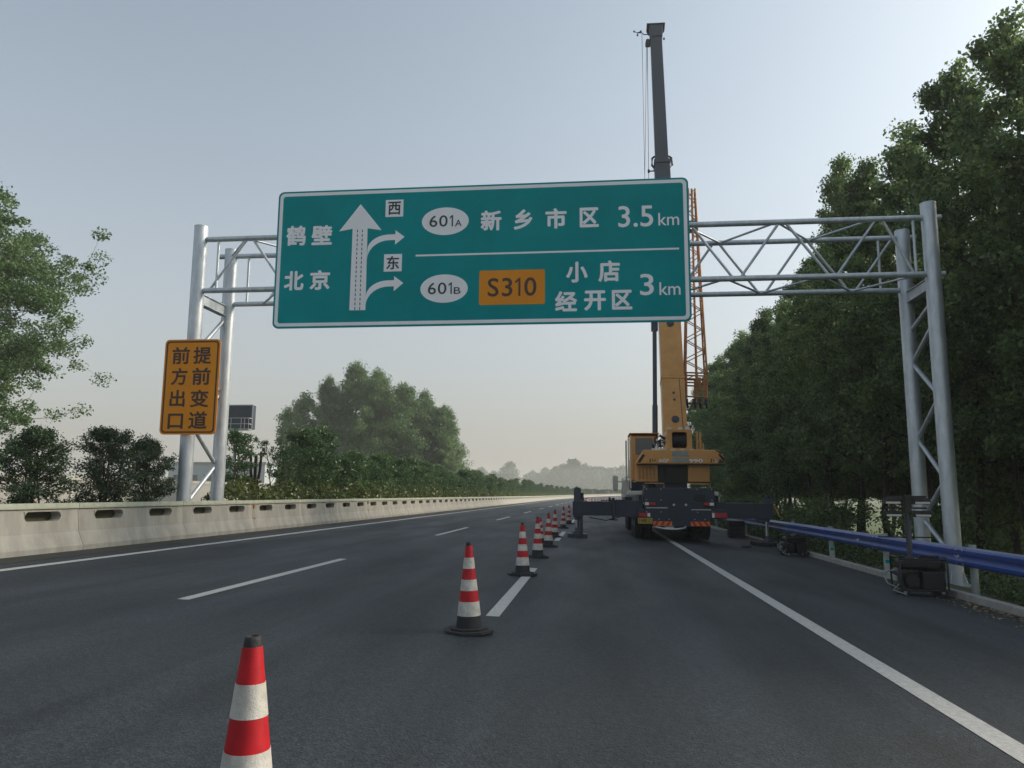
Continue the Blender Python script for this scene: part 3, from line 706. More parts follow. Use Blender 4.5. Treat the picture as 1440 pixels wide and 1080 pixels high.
# outriggers (rear pair fully out, front pair behind)
for yy in (26.82, 33.2):
    b = MB(); b.bx(.66, 1.60, yy-.17, yy+.17, .72, 1.26); b.bx(.56, .66, yy-.20, yy+.20, .64, 1.36); b.bx(.50, .76, yy-.15, yy+.15, .60, .64); cp(b, 'outrigger_housing', 'craned', .01)
    b = MB(); b.bx(3.99, 4.30, yy-.17, yy+.17, .68, 1.24); cp(b, 'outrigger_housing', 'craned', .01)
    if yy > 30: continue
    for sd_ in (-1, 1):
        xe = -.60 if sd_ < 0 else 5.72
        if sd_ < 0: b = MB(); b.bx(-.77, .56, yy-.13, yy+.13, .755, 1.235); b.prism([(-.77, .755), (-.4, .755), (-.44, .68), (-.72, .68)], yy-.1, yy+.1)
        else: b = MB(); b.bx(4.30, 5.88, yy-.13, yy+.13, .70, 1.20); b.prism([(5.3, .70), (5.8, .70), (5.72, .60), (5.4, .60)], yy-.1, yy+.1)
        ob = cp(b, 'outrigger_beam', 'craned', .012)
        b = MB(); zt = 1.70 if sd_ < 0 else 1.42
        b.tube((xe-.02, yy, .60), (xe-.02, yy, zt), .095, n=18); b.bx(xe-.13, xe+.11, yy-.11, yy+.11, 1.236 if sd_ < 0 else 1.201, zt-.05)
        b.tube((xe+.16, yy, 1.30), (xe+.16, yy, 1.52), .05, n=10); b.bx(xe-.02, xe+.22, yy-.05, yy+.05, 1.24, 1.36)
        wpart(b, 'jack_cylinder', M['crane_in'], ob, 0)
        gz = -XF*xe
        b = MB(); b.tube((xe-.045, yy, gz+.2), (xe-.045, yy, .66), .05, n=14); wpart(b, 'piston_rod', M['steel'], ob)
        b = MB()
        if sd_ < 0: b.tube((xe+.12, yy, gz+.2), (xe+.12, yy, .72), .05, n=10); b.tube((xe+.03, yy, gz+.2), (xe+.03, yy, .7), .03, n=10)
        b.lathe([(.20, 0), (.20, .04), (.10, .09), (.08, .2)], (xe-.02, yy, gz+.13), 18); wpart(b, 'foot', M['crane_in'], ob)
        if yy < 30:
            b = MB(); b.prism([(xe+.19, 1.12), (xe+.16, 1.20), (xe+.33, .92), (xe+.36, .75)] if sd_ > 0 else [(xe-.167, .80), (xe-.15, .80), (xe-.15, 1.2), (xe-.167, 1.2)], yy-.145, yy-.134); wpart(b, 'hazard_stripe', M['craneo'] if sd_ > 0 else M['craned'], ob)
b = MB(); b.path([(1.70, 27.0, 1.70), (1.70, 27.0, 1.86), (2.35, 27.0, 1.86), (2.35, 27.0, 1.70)], .016, 6); cp(b, 'grab_rail', 'craneo')
b = MB(); b.path([(3.25, 27.0, 1.70), (3.25, 27.0, 1.84), (3.9, 27.0, 1.84), (3.9, 27.0, 1.70)], .016, 6); cp(b, 'grab_rail', 'craneo')
for x in (1.45, 4.02):
    b = MB()
    for k in range(4): b.bx(x, x+.18, 27.05, 27.1, .55+k*.22, .575+k*.22)
    b.bx(x, x+.02, 27.05, 27.1, .5, 1.45); b.bx(x+.16, x+.18, 27.05, 27.1, .5, 1.45); cp(b, 'ladder', 'postgrey')
for k, (x0, x1) in enumerate(((1.0, .2), (.9, -.2), (4.4, 5.3))):
    b = MB(); b.path([(x0, 26.66, 1.27), ((x0+x1)/2, 26.62, 1.285), (x1, 26.66, 1.27), (x1, 26.64, 1.02)] if k != 1 else [(x0, 26.64, .74), ((x0+x1)/2, 26.62, .60), (x1, 26.66, .70)], .018, 6); cp(b, 'hydraulic_hose', 'black')
b = MB()
for x in (1.72, 2.2, 3.4, 3.88):
    for z in (.66, .90, 1.30, 1.66): b.tube((x if z > .8 else 2.12+(x-1.72)*.7, 26.54, z), (x if z > .8 else 2.12+(x-1.72)*.7, 26.525, z), .018, n=8)
cp(b, 'bolts', 'steel')
b = MB()
for k in range(5): b.bx(1.56+k*.13, 1.63+k*.13, 28.185, 28.199, 2.02, 2.44)
cp(b, 'louvre', 'rust')
b = MB(); b.bx(3.42, 3.98, 28.185, 28.199, 2.0, 2.48); b.bx(3.92, 3.95, 28.17, 28.184, 2.2, 2.3); cp(b, 'service_door', 'craneo', .004)
# superstructure
b = MB(); b.lathe([(.95, 0), (.95, .18), (.85, .2), (.85, .42)], (2.7, 30.6, 1.46), 40); cp(b, 'slewing_ring', 'craned')
b = MB(); b.bx(1.46, 2.25, 28.2, 30.3, 1.93, 2.55); b.bx(3.31, 4.08, 28.2, 31.6, 1.93, 2.55); sb = cp(b, 'machine_housing', 'craneo', .025)
b = MB(); b.bx(1.47, 2.24, 28.15, 28.199, 1.90, 1.93); b.bx(3.32, 4.07, 28.15, 28.199, 1.90, 1.93); cp(b, 'lower_lip', 'black')
b = MB(); b.bx(2.26, 3.30, 28.5, 31.5, 1.66, 2.9); cp(b, 'turntable_frame', 'craned', .02)
b = MB(); b.bx(2.52, 3.29, 28.28, 28.49, 1.9, 2.5)
for k in range(7): b.bx(2.56, 3.25, 28.25, 28.279, 1.95+k*.08, 1.99+k*.08)
cp(b, 'radiator_grille', 'black')
b = MB(); b.prism([(1.46, 2.56), (1.46, 2.62), (1.72, 3.05), (4.32, 3.05), (4.54, 2.80), (4.54, 2.60), (4.50, 2.56)], 27.72, 28.6)
cw = cp(b, 'counterweight', 'craneo', .025)
b = MB(); b.bx(1.50, 4.49, 27.74, 28.55, 2.525, 2.556); wpart(b, 'lower_edge', M['black'], cw)
b = MB()
for pts in (((1.50, 2.60), (1.60, 2.60), (1.78, 2.86), (1.69, 2.90)), ((4.50, 2.61), (4.535, 2.66), (4.535, 2.76), (4.36, 2.92), (4.31, 2.88)), ((4.28, 3.04), (4.20, 3.04), (4.40, 2.90), (4.45, 2.92)), ((4.30, 2.58), (4.49, 2.58), (4.50, 2.62), (4.36, 2.74))):
    b.add([(x, 27.717, z) for x, z in pts], [tuple(range(len(pts)))])
for x in (1.93, 4.05): 
    b.bx(x-.0, x+.035, 27.714, 27.7165, 2.60, 2.74); b.path([(x+.1, 27.716, 2.74), (x+.1, 27.716, 2.68), (x+.15, 27.716, 2.655), (x+.2, 27.716, 2.68), (x+.2, 27.716, 2.74)], .014, 6)
wpart(b, 'dark_mark', M['black'], cw)
flat_text('AGF', 2.24, 2.60, 2.60, 2.73, 27.715, 'film_white', cw, .03)
flat_text('990', 3.30, 2.60, 3.78, 2.73, 27.715, 'film_white', cw, .03)
flat_text('0', 4.185, 2.60, 4.27, 2.72, 27.715, 'film_white', cw, .03)
b = MB(); b.bx(2.72, 3.28, 27.70, 27.718, 2.84, 3.0); b.bx(2.7, 3.3, 27.705, 27.718, 2.62, 2.78); wpart(b, 'rating_plate', M['postgrey'], cw, .004)
b = MB()
for x in (2.42, 2.70, 3.02, 3.34): b.bx(x, x+.14, 27.75, 28.0, 3.051, 3.085)
wpart(b, 'lug', M['cranew'], cw)
# winch in its frame
b = MB(); ring(b, rrect(2.58, 3.055, 3.46, 3.80, .05), rrect(2.76, 3.13, 3.28, 3.70, .07), 28.0, 28.5); b.bx(2.58, 2.66, 28.5, 29.5, 3.06, 3.75); b.bx(3.38, 3.46, 28.5, 29.5, 3.06, 3.75)
wf = cp(b, 'winch_frame', 'craneo', .012)
b = MB(); b.tube((2.70, 28.42, 3.42), (3.34, 28.42, 3.42), .33, n=28)
for k in range(13): b.tube((2.74+k*.045, 28.42, 3.42), (2.765+k*.045, 28.42, 3.42), .345, n=28)
wpart(b, 'rope_drum', M['black'], wf)
b = MB(); b.bx(3.62, 3.68, 28.1, 28.2, 3.05, 3.72); b.bx(3.74, 3.80, 28.1, 28.2, 3.05, 3.70); b.bx(3.62, 3.80, 28.12, 28.18, 3.34, 3.40); b.bx(3.54, 3.86, 28.05, 28.3, 3.05, 3.10); b.bx(3.83, 3.87, 28.0, 28.05, 3.05, 3.3); cp(b, 'stowage_post', 'craneo')
b = MB()
for k, (x, z) in enumerate(((2.65, 3.82), (3.05, 3.80), (3.3, 3.8))): b.bx(x-.06, x+.10, 28.1, 28.3, z, z+.05+.02*k)
cp(b, 'warning_beacon', 'steel')
# operator cab
b = MB(); b.prism([(28.9, 2.0), (28.9, 3.62), (29.1, 3.70), (30.4, 3.70), (30.9, 3.0), (30.9, 2.0)], 1.33, 2.28, 'x')
oc = cp(b, 'operator_cab', 'craneo', .03)
b = MB(); b.bx(1.28, 2.38, 28.82, 30.6, 3.701, 3.74); wpart(b, 'roof', M['rust'], oc, .015)
b = MB(); b.bx(1.50, 2.14, 28.885, 28.899, 2.95, 3.55); b.bx(1.318, 1.329, 29.1, 30.3, 2.8, 3.55); wpart(b, 'window', M['glass'], oc)
b = MB(); b.path([(1.24, 28.95, 2.1), (1.24, 28.95, 3.55)], .022); b.path([(1.18, 29.5, 1.6), (1.18, 29.5, 3.5)], .03); b.bx(1.14, 1.32, 29.2, 29.6, 2.1, 2.16); b.bx(1.15, 1.32, 29.2, 29.6, 1.6, 1.66); wpart(b, 'handrail', M['cranew'], oc)
b = MB(); b.bx(1.30, 1.335, 28.95, 29.3, 1.7, 3.5); wpart(b, 'door_edge', M['cranew'], oc)
# hoses and small machinery between cab and boom
for k in range(9):
    x0 = 2.20+rng.uniform(0, .3); b = MB()
    b.path([(x0, 28.75, 3.06), (x0-.08, 28.7, 3.25+.04*k), (x0+.12, 28.72, 3.42+.03*k), (x0+.35, 28.85, 3.35+.02*k), (2.62, 29.0, 3.15+.02*k)], .022, 6); cp(b, 'hydraulic_hose', 'black')
b = MB(); b.bx(2.08, 2.5, 28.7, 29.2, 3.06, 3.16); b.tube((2.15, 28.8, 3.3), (2.5, 28.8, 3.3), .09, n=14); b.bx(2.2, 2.3, 28.7, 28.9, 3.16, 3.5); b.bx(2.38, 2.46, 28.75, 28.9, 3.3, 3.46); cp(b, 'valve_block', 'steel')
b = MB(); b.tube((2.27, 29.5, 3.2), (2.50, 31.5, 8.55), .085, n=14); b.tube((2.265, 29.46, 3.3), (2.34, 30.1, 4.9), .105, n=14); b.bx(2.36, 2.62, 31.3, 31.6, 8.15, 8.7); cp(b, 'luffing_cylinder', 'crane_in')
# boom
PV = Vector((3.03, 29.7, 2.75)); TIP = Vector((3.40, 38.3, 25.9)); bd = (TIP-PV).normalized(); BL = (TIP-PV).length
bu = Vector((1, 0, 0)); bu = (bu-bd*bu.dot(bd)).normalized(); bn = bd.cross(bu)     # bn: away from the camera, under the boom
if bn.y > 0: pass
def bpt(t, x, y): return PV+bd*t+bu*x+bn*y
def section(mb, t0, t1, w0, w1, d0, d1):
    vs = []
    for t, ww, d in ((t0, w0, d0), (t1, w1, d1)):
        h = ww/2; pr = [(-h, -d*.5), (h, -d*.5), (h, .12*d), (h*.72, d*.42), (0, d*.5), (-h*.72, d*.42), (-h, .12*d)]
        if bn.y < 0: pr = [(x, -y) for x, y in pr]
        vs += [bpt(t, x, y) for x, y in pr]
    m = 7; mb.add(vs, [tuple(range(m)), tuple(range(2*m-1, m-1, -1))]+[(i, m+i, m+(i+1) % m, (i+1) % m) for i in range(m)])
fs_ = -1 if bn.y > 0 else 1       # side of the boom facing the camera
b = MB(); section(b, -.3, 3.3, .90, .89, 1.0, 1.0); section(b, 3.40, 10.9, .88, .85, .985, .96); bm = cp(b, 'boom_base_section', 'craneo', .025)
b = MB(); section(b, 3.30, 3.40, .93, .93, 1.03, 1.03); wpart(b, 'boom_collar', M['craneo'], bm, .01); b = MB(); section(b, 10.9, 11.1, .95, .95, 1.08, 1.08); wpart(b, 'boom_collar', M['craneo'], bm, .01)
L = CR.location
def onboom(mb, name, mat, par):
    mb.v = [(p[0]-L.x, p[1]-L.y, p[2]-L.z) for p in mb.v]; return mb.build(name, M[mat], par)
b = MB()
for t, x in ((1.5, .02), (5.85, .0)):
    b.tube(bpt(t, x, fs_*.50), bpt(t, x, fs_*.53), .145, n=20); b.tube(bpt(t, x, fs_*.53), bpt(t, x, fs_*.55), .09, n=16)
for t, x in ((2.65, .0), (2.35, .02), (6.25, 0)): b.tube(bpt(t, x, fs_*.49), bpt(t, x, fs_*.52), .05, n=10)
onboom(b, 'pin_cover', 'crane_in', bm)
b = MB(); b.path([bpt(.9, .30, fs_*.505), bpt(3.25, .24, fs_*.505)], .012, 6); onboom(b, 'cable', 'black', bm)
b = MB(); section(b, 10.0, 13.0, .78, .77, .86, .86); section(b, 12.8, 15.0, .70, .70, .78, .78); section(b, 14.0, 24.2, .60, .58, .66, .62); section(b, BL-.9, BL, .64, .66, .7, .72)
ib = cp(b, 'boom_inner_section', 'crane_in', .02)
b = MB(); section(b, 13.0, 13.15, .84, .84, .92, .92); onboom(b, 'boom_collar', 'crane_in', ib)
for q in ((14.85, 15.05, .76, .76, .86, .86), (BL, BL+.05, .95, .95, .8, .8)): b = MB(); section(b, *q); onboom(b, 'boom_collar', 'crane_in', ib)
b = MB()
for sx in (-1, 1): b.path([bpt(14.8, sx*.36, fs_*.1), bpt(14.85, sx*.47, fs_*.2), bpt(15.3, sx*.45, fs_*.2), bpt(15.5, sx*.34, fs_*.1)], .05, 8)
b.path([bpt(14.6, -.36, fs_*.1), bpt(14.6, -.62, fs_*.1)], .03, 6); b.tube(bpt(14.52, -.62, fs_*.1), bpt(14.68, -.62, fs_*.1), .05, n=10)
onboom(b, 'cable_guide', 'black', ib)
b = MB()
for x in (-.16, .0): b.tube(bpt(BL+.16, x-.03, 0), bpt(BL+.16, x+.03, 0), .22, n=20)
for x in (-.3, .3): b.path([bpt(BL+.02, x, 0), bpt(BL+.36, x+.02, 0)], .02, 6)
b.path([bpt(BL+.36, -.32, 0), bpt(BL+.36, .36, 0)], .025, 6)
onboom(b, 'head_sheave', 'black', ib)
b = MB(); b.path([bpt(BL-.45, -.3, fs_*.1), bpt(BL-.45, -.62, fs_*.1), bpt(BL-.3, -.72, fs_*.1), bpt(BL-.28, -.98, fs_*.1)], .026, 6)
for a in range(3):
    t = a*2.1+.5; b.path([bpt(BL-.28, -.95, fs_*.1), bpt(BL-.28+.2*math.sin(t), -.95+.2*math.cos(t), fs_*.1)], .018, 5); b.lathe([(.01, -.05), (.05, -.02), (.055, .03), (.01, .05)], bpt(BL-.28+.2*math.sin(t), -.95+.2*math.cos(t), fs_*.1), 8)
onboom(b, 'anemometer', 'black', ib)
b = MB(); b.bx(0, 0, 0, 0, 0, 0); b = MB(); c_ = bpt(BL-1.15, -.42, fs_*.1); b.box(c_, (.22, .2, .34)); b.tube(c_+Vector((-.14, 0, -.05)), c_+Vector((.1, 0, -.05)), .13, n=14); onboom(b, 'overload_switch', 'black', ib); b = MB(); b.tube(bpt(BL-.75, -.46, 0), bpt(BL-.75, -.38, 0), .06, n=10); b.tube(bpt(BL-.72, .38, 0), bpt(BL-.72, .46, 0), .06, n=10)
onboom(b, 'guide_pin', 'black', ib)
b = MB(); hk = Vector((2.55, 36.2, 13.2))
b.path([bpt(BL-1.25, -.46, fs_*.1), hk+Vector((.16, 0, .5))], .016, 5); b.path([bpt(BL-.4, -.72, fs_*.1), hk+Vector((0, 0, .5))], .012, 5); b.path([bpt(BL-1.2, -.5, fs_*.2), hk+Vector((-.1, 0, .5))], .012, 5)
cp(b, 'hoist_rope', 'black')
b = MB(); b.lathe([(.03, .5), (.18, .45), (.2, .1), (.1, -.05), (.04, -.1), (.04, -.25)], hk, 14); b.path([hk+Vector((0, 0, -.2)), hk+Vector((.12, 0, -.35)), hk+Vector((.1, 0, -.52)), hk+Vector((-.05, 0, -.56)), hk+Vector((-.12, 0, -.45))], .04, 8); cp(b, 'hook_block', 'black')
# stowed lattice jib beside the boom
J0 = Vector((4.03, 31.1, 5.0)); J1 = Vector((4.58, 34.8, 15.5)); jd = (J1-J0).normalized(); jx = (Vector((1, 0, 0))-jd*jd.x).normalized(); jn = jd.cross(jx)
def jp(t, x, y): return J0+jd*t+jx*x+jn*y
JL = (J1-J0).length; ww = lambda t: .42-.27*max(0, (t-1.3))/(JL-1.3)
b = MB()
cor = [(-1, -.8), (1, -.8), (1, .8), (-1, .8)]
for sx, sy_ in cor: b.tube(jp(1.3, sx*ww(1.3), sy_*ww(1.3)), jp(JL, sx*ww(JL), sy_*ww(JL)), .042, n=8)
b.tube(jp(1.0, .02, -.2), jp(JL, .0, -.1), .05, n=8)
jib = cp(b, 'lattice_jib', 'rust')
N = 20
b = MB()
for k in range(N):
    t0 = 1.3+(JL-1.3)*k/N; t1 = 1.3+(JL-1.3)*(k+1)/N
    for i in range(4):
        p, q = (cor[i], cor[(i+1) % 4]) if k % 2 else (cor[(i+1) % 4], cor[i])
        b.tube(jp(t0, p[0]*ww(t0), p[1]*ww(t0)), jp(t1, q[0]*ww(t1), q[1]*ww(t1)), .022, n=6, caps=False)
onboom(b, 'lacing', 'rust', jib)
b = MB()
for x in (-.40, .02, .40):
    for y in (-.3, .3): b.tube(jp(.2, x, y), jp(1.35, x, y), .05, n=8)
for t in (.25, .55, .85, 1.05, 1.2, 1.33):
    for y in (-.3, .3): b.tube(jp(t, -.42 if t > .9 or t < .3 else .0, y), jp(t, .42, y), .035, n=6)
for k in range(5): b.prism([(0, 0), (0.01, 0), (.01, .01)], 0, .001)
for x in (.12, .3): b.box(jp(.75, x, fs_*0-.36), (.11, .06, .62))
onboom(b, 'jib_foot', 'rust', jib)
b = MB()
for x in (-.4, -.1, .1, .35): b.box(jp(.1, x, -.2), (.12, .25, .18)); b.tube(jp(.02, x, -.3), jp(.02, x+.1, .2), .05, n=8)
b.box(jp(9.0, -.2, 0), (.75, .3, .5)); onboom(b, 'jib_bracket', 'crane_in', jib)
b = MB(); b.tube(jp(.1, -.35, 0), bpt(2.6, .40, 0), .06, n=8); onboom(b, 'jib_bracket', 'crane_in', jib); b = MB(); b.tube(jp(8.9, -.2, 0), bpt(11.6, .38, 0), .06, n=8); onboom(b, 'jib_bracket', 'crane_in', jib)

# ------------------------------------------------------------------ equipment on the right shoulder
def generator(loc, rz, label, mast, sc_=1):
    g_ = thing('generator' if not mast else 'lighting_tower', loc, label, 'generator' if not mast else 'light tower', None, rz)
    def pr(mb, name, mat, root=None, bevel=0): return mb.build(name, M[mat], root or g_, bevel)
    b = MB()
    W_, D_, H_ = .38, .26, .62
    for x in (-W_, W_):
        b.path([(x, -D_, .10), (x, -D_, H_), (x, -D_+.05, H_+.03), (x, D_-.05, H_+.03), (x, D_, H_), (x, D_, .10), (x, 0, .08), (x, -D_, .10)], .016, 8)
    for y in (-D_, D_): b.path([(-W_, y, .10), (W_, y, .10)], .016, 8); b.path([(-W_, y, H_), (W_, y, H_)], .016, 8)
    b.path([(-.05, -D_, H_), (-.05, -D_, H_+.06), (.25, -D_, H_+.06), (.25, -D_, H_)], .014, 8)
    pr(b, 'frame', 'black')
    b = MB(); b.bx(-.34, .34, -.20, .20, .44, .60); pr(b, 'fuel_tank', 'black', None, .05)
    b = MB(); b.lathe([(.035, 0), (.035, .025), (.02, .03)], (-.05, 0, .60), 14); pr(b, 'filler_cap', 'steel')
    b = MB(); b.bx(-.02, .35, -.24, .20, .10, .42); pr(b, 'control_panel', 'black', None, .02)
    b = MB(); b.bx(-.30, -.05, -.15, .18, .10, .38)
    for k in range(7): b.bx(-.32, -.04, -.19, .2, .15+k*.03, .16+k*.03)
    b.tube((-.18, -.2, .26), (-.18, -.25, .26), .11, n=18); pr(b, 'engine', 'black')
    b = MB(); b.tube((-.33, -.12, .38), (-.33, .16, .38), .07, n=14); pr(b, 'exhaust', 'crane_in')
    for x in (-.30, .30):
        for y in (-.2, .2):
            b = MB(); b.tube((x, y-.03, .075), (x, y+.03, .075), .075, n=18); wh = pr(b, 'wheel', 'rubber')
            b = MB(); b.tube((x, y-.034, .075), (x, y+.034, .075), .03, n=10); b.build('hub', M['steel'], wh)
    b = MB(); b.path([(-.38, -.1, .12), (-.55, -.12, .20), (-.60, -.1, .32), (-.52, -.08, .40), (-.40, -.05, .42)], .012, 6); b.path([(-.38, -.2, .2), (-.5, -.25, .1), (-.3, -.3, .03)], .012, 6); pr(b, 'handle', 'postgrey')
    if mast:
        b = MB(); b.tube((-.12, .02, .63), (-.12, .02, 1.25), .045, n=14); b.tube((-.12, .02, 1.25), (-.13, .02, 1.62), .034, n=14); b.lathe([(.06, 0), (.06, .04)], (-.12, .02, 1.23), 14); b.lathe([(.08, 0), (.08, .03)], (-.12, .02, .62), 14); pr(b, 'mast', 'crane_in')
        b = MB(); b.path([(-.62, .02, .98), (.30, .02, .98)], .013, 6); pr(b, 'crossbar', 'black')
        b = MB(); b.bx(-.46, .20, 0, .03, 1.66, 1.70); b.bx(-.46, .20, 0, .03, 1.47, 1.50); b.bx(-.16, -.06, -.04, .06, 1.40, 1.72); pr(b, 'lamp_bracket', 'black')
        for x in (-.36, .12):
            for z in (1.60, 1.38):
                b = MB(); b.prism([(x-.14, z-.05), (x+.14, z-.05), (x+.14, z+.06), (x-.14, z+.06)], -.05, .05); l_ = pr(b, 'floodlight', 'black', None, .01)
                b = MB(); b.bx(x-.12, x+.12, -.065, -.0505, z-.04, z-.005); b.build('lens', M['steel'], l_)
                b = MB()
                for k in range(5): b.bx(x-.13, x+.13, .051, .08, z-.04+k*.022, z-.033+k*.022)
                b.build('cooling_fin', M['black'], l_)
    g_.scale = (sc_,)*3
    return g_
generator(rd(5.42, 13.95), -.08, 'black wheeled generator with a lamp mast, standing before the right gantry post', True, .97)
generator(rd(5.50, 22.6), .25, 'smaller black generator without a mast, beside the right outrigger foot', False, .86)
def crate(x, y, rz, label, wd, h, name, cat):
    t = thing(name, rd(x, y), label, cat, None, rz); b = MB(); b.bx(-wd/2, wd/2, -.2, .2, .03, h); b.build('body', M['black'], t, .015)
    b = MB()
    for k in range(4): b.bx(-wd/2-.012, wd/2+.012, -.212, .212, .05+k*h*.24, .08+k*h*.24)
    b.build('rib', M['craned'], t); b = MB()
    for sx in (-1, 1): b.bx(sx*wd*.36-.04, sx*wd*.36+.04, -.2, .2, 0, .03)
    b.build('skid', M['rubber'], t)
    b = MB(); b.path([(-.1, 0, h), (-.1, 0, h+.05), (.1, 0, h+.05), (.1, 0, h)], .012, 6); b.build('handle', M['steel'], t); return t
crate(5.55, 31.8, .0, 'dark ribbed equipment box standing under the right outrigger beam near the rail', .62, .66, 'equipment_box', 'box')
t = thing('outrigger_pad', rd(5.60, 26.8), 'black stacked timber mat under the right outrigger foot', 'pad'); t['label'] = 'black layered mat under the right outrigger foot'
for k in range(2):
    b = MB()
    for i in range(4): b.bx(-.42+i*.21, -.22+i*.21, -.4, .4, .006+.062*k, .062+.062*k) if k == 0 else b.bx(-.4, .4, -.4+i*.2, -.22+i*.2, .006+.062*k, .06+.062*k)
    b.build('board', M['rubber'], t, .008)
t.rotation_euler = (0, math.atan(XF), .03)
t = thing('outrigger_pad', rd(-.62, 26.75), 'dark stacked blocks under the left outrigger foot beside the cones', 'pad')
for k in range(2):
    b = MB()
    for i in range(3): b.bx(-.34+i*.23, -.13+i*.23, -.3, .3, .004+.065*k, .066+.065*k)
    b.build('board', M['crane_in'], t, .008)
t.rotation_euler = (0, math.atan(XF), .1)
b = MB(); b.lathe([(.10, 0), (.11, .02), (.07, .05), (.02, .07)], (0, 0, 0), 9); b.box((.14, .03, .03), (.2, .05, .04), Matrix.Rotation(.4, 3, 'Z'))
o = b.build('cast_shackle', M['rubber']); o.name = 'dropped_tool'; o.location = rd(4.62, 25.2, .002); tag(o, 'small dark lump lying on the asphalt between crane and rail', 'tool')
# dry leaves and grit swept against the kerb
def litter():
    v, f = [], []
    for i in range(420):
        x = 5.86-abs(rng.normal(0, .28)); y = 12.0+rng.normal(0, 1.0)
        if rng.random() < .25: y = rng.uniform(5, 40); x = 5.86-abs(rng.normal(0, .1))
        s = rng.uniform(.012, .04); a = rng.uniform(0, 6.28); p = rd(x, y, .006+s*.25); k = len(v)
        for q in range(4):
            t = a+q*math.pi/2; v.append((p[0]+s*math.cos(t)*(1 if q % 2 else .5), p[1]+s*math.sin(t)*(1 if q % 2 else .5), p[2]+rng.uniform(-.2, .3)*s))
        f.append((k, k+1, k+2, k+3))
    b = MB(); b.v = v; b.f = f; b.sm = [False]*len(f); b.mi = [0]*len(f)
    tag(b.build('dry_leaves', material('dry_leaf', (.30, .22, .10), .9, 0, .5, 9), fix=False), kind='stuff')
litter()

# ------------------------------------------------------------------ vegetation
def leaf_mesh(name, centers, size, mat, up=.25):
    """many small folded leaves at the given points (numpy, n x 3)"""
    n = len(centers); a = rng.normal(size=(n, 3)); a[:, 2] += up; a /= np.linalg.norm(a, axis=1)[:, None]
    h = rng.normal(size=(n, 3)); u = np.cross(a, h); u /= np.linalg.norm(u, axis=1)[:, None]; v = np.cross(a, u)
    s = size*rng.uniform(.6, 1.35, n)[:, None]
    co = np.empty((n, 4, 3)); co[:, 0] = centers-u*s*.62; co[:, 1] = centers+v*s*.42+a*s*.10; co[:, 2] = centers+u*s*.62; co[:, 3] = centers-v*s*.42+a*s*.10
    me = bpy.data.meshes.new(name); me.vertices.add(4*n); me.vertices.foreach_set('co', co.reshape(-1).astype(np.float32))
    me.loops.add(4*n); me.loops.foreach_set('vertex_index', np.arange(4*n, dtype=np.int32)); me.polygons.add(n)
    me.polygons.foreach_set('loop_start', np.arange(0, 4*n, 4, dtype=np.int32)); me.polygons.foreach_set('loop_total', np.full(n, 4, dtype=np.int32))
    me.update(calc_edges=True); me.validate(); me.materials.append(mat); return me

def ball(n):
    d = rng.normal(size=(n, 3)); d /= np.linalg.norm(d, axis=1)[:, None]
    return d*(rng.random(n)**.5)[:, None]

def limb(p0, p1, r0, r1, mb, sag=0, n=5):
    p0, p1 = np.array(p0), np.array(p1); pts = []; L_ = np.linalg.norm(p1-p0)
    for k in range(n+1):
        t = k/n; p = p0+(p1-p0)*t+np.array([0, 0, sag*math.sin(math.pi*t)])+(rng.normal(0, .02*L_, 3) if 0 < k < n else 0); pts.append(tuple(p))
    mb.path(pts, [r0+(r1-r0)*k/n for k in range(n+1)], 7); return pts

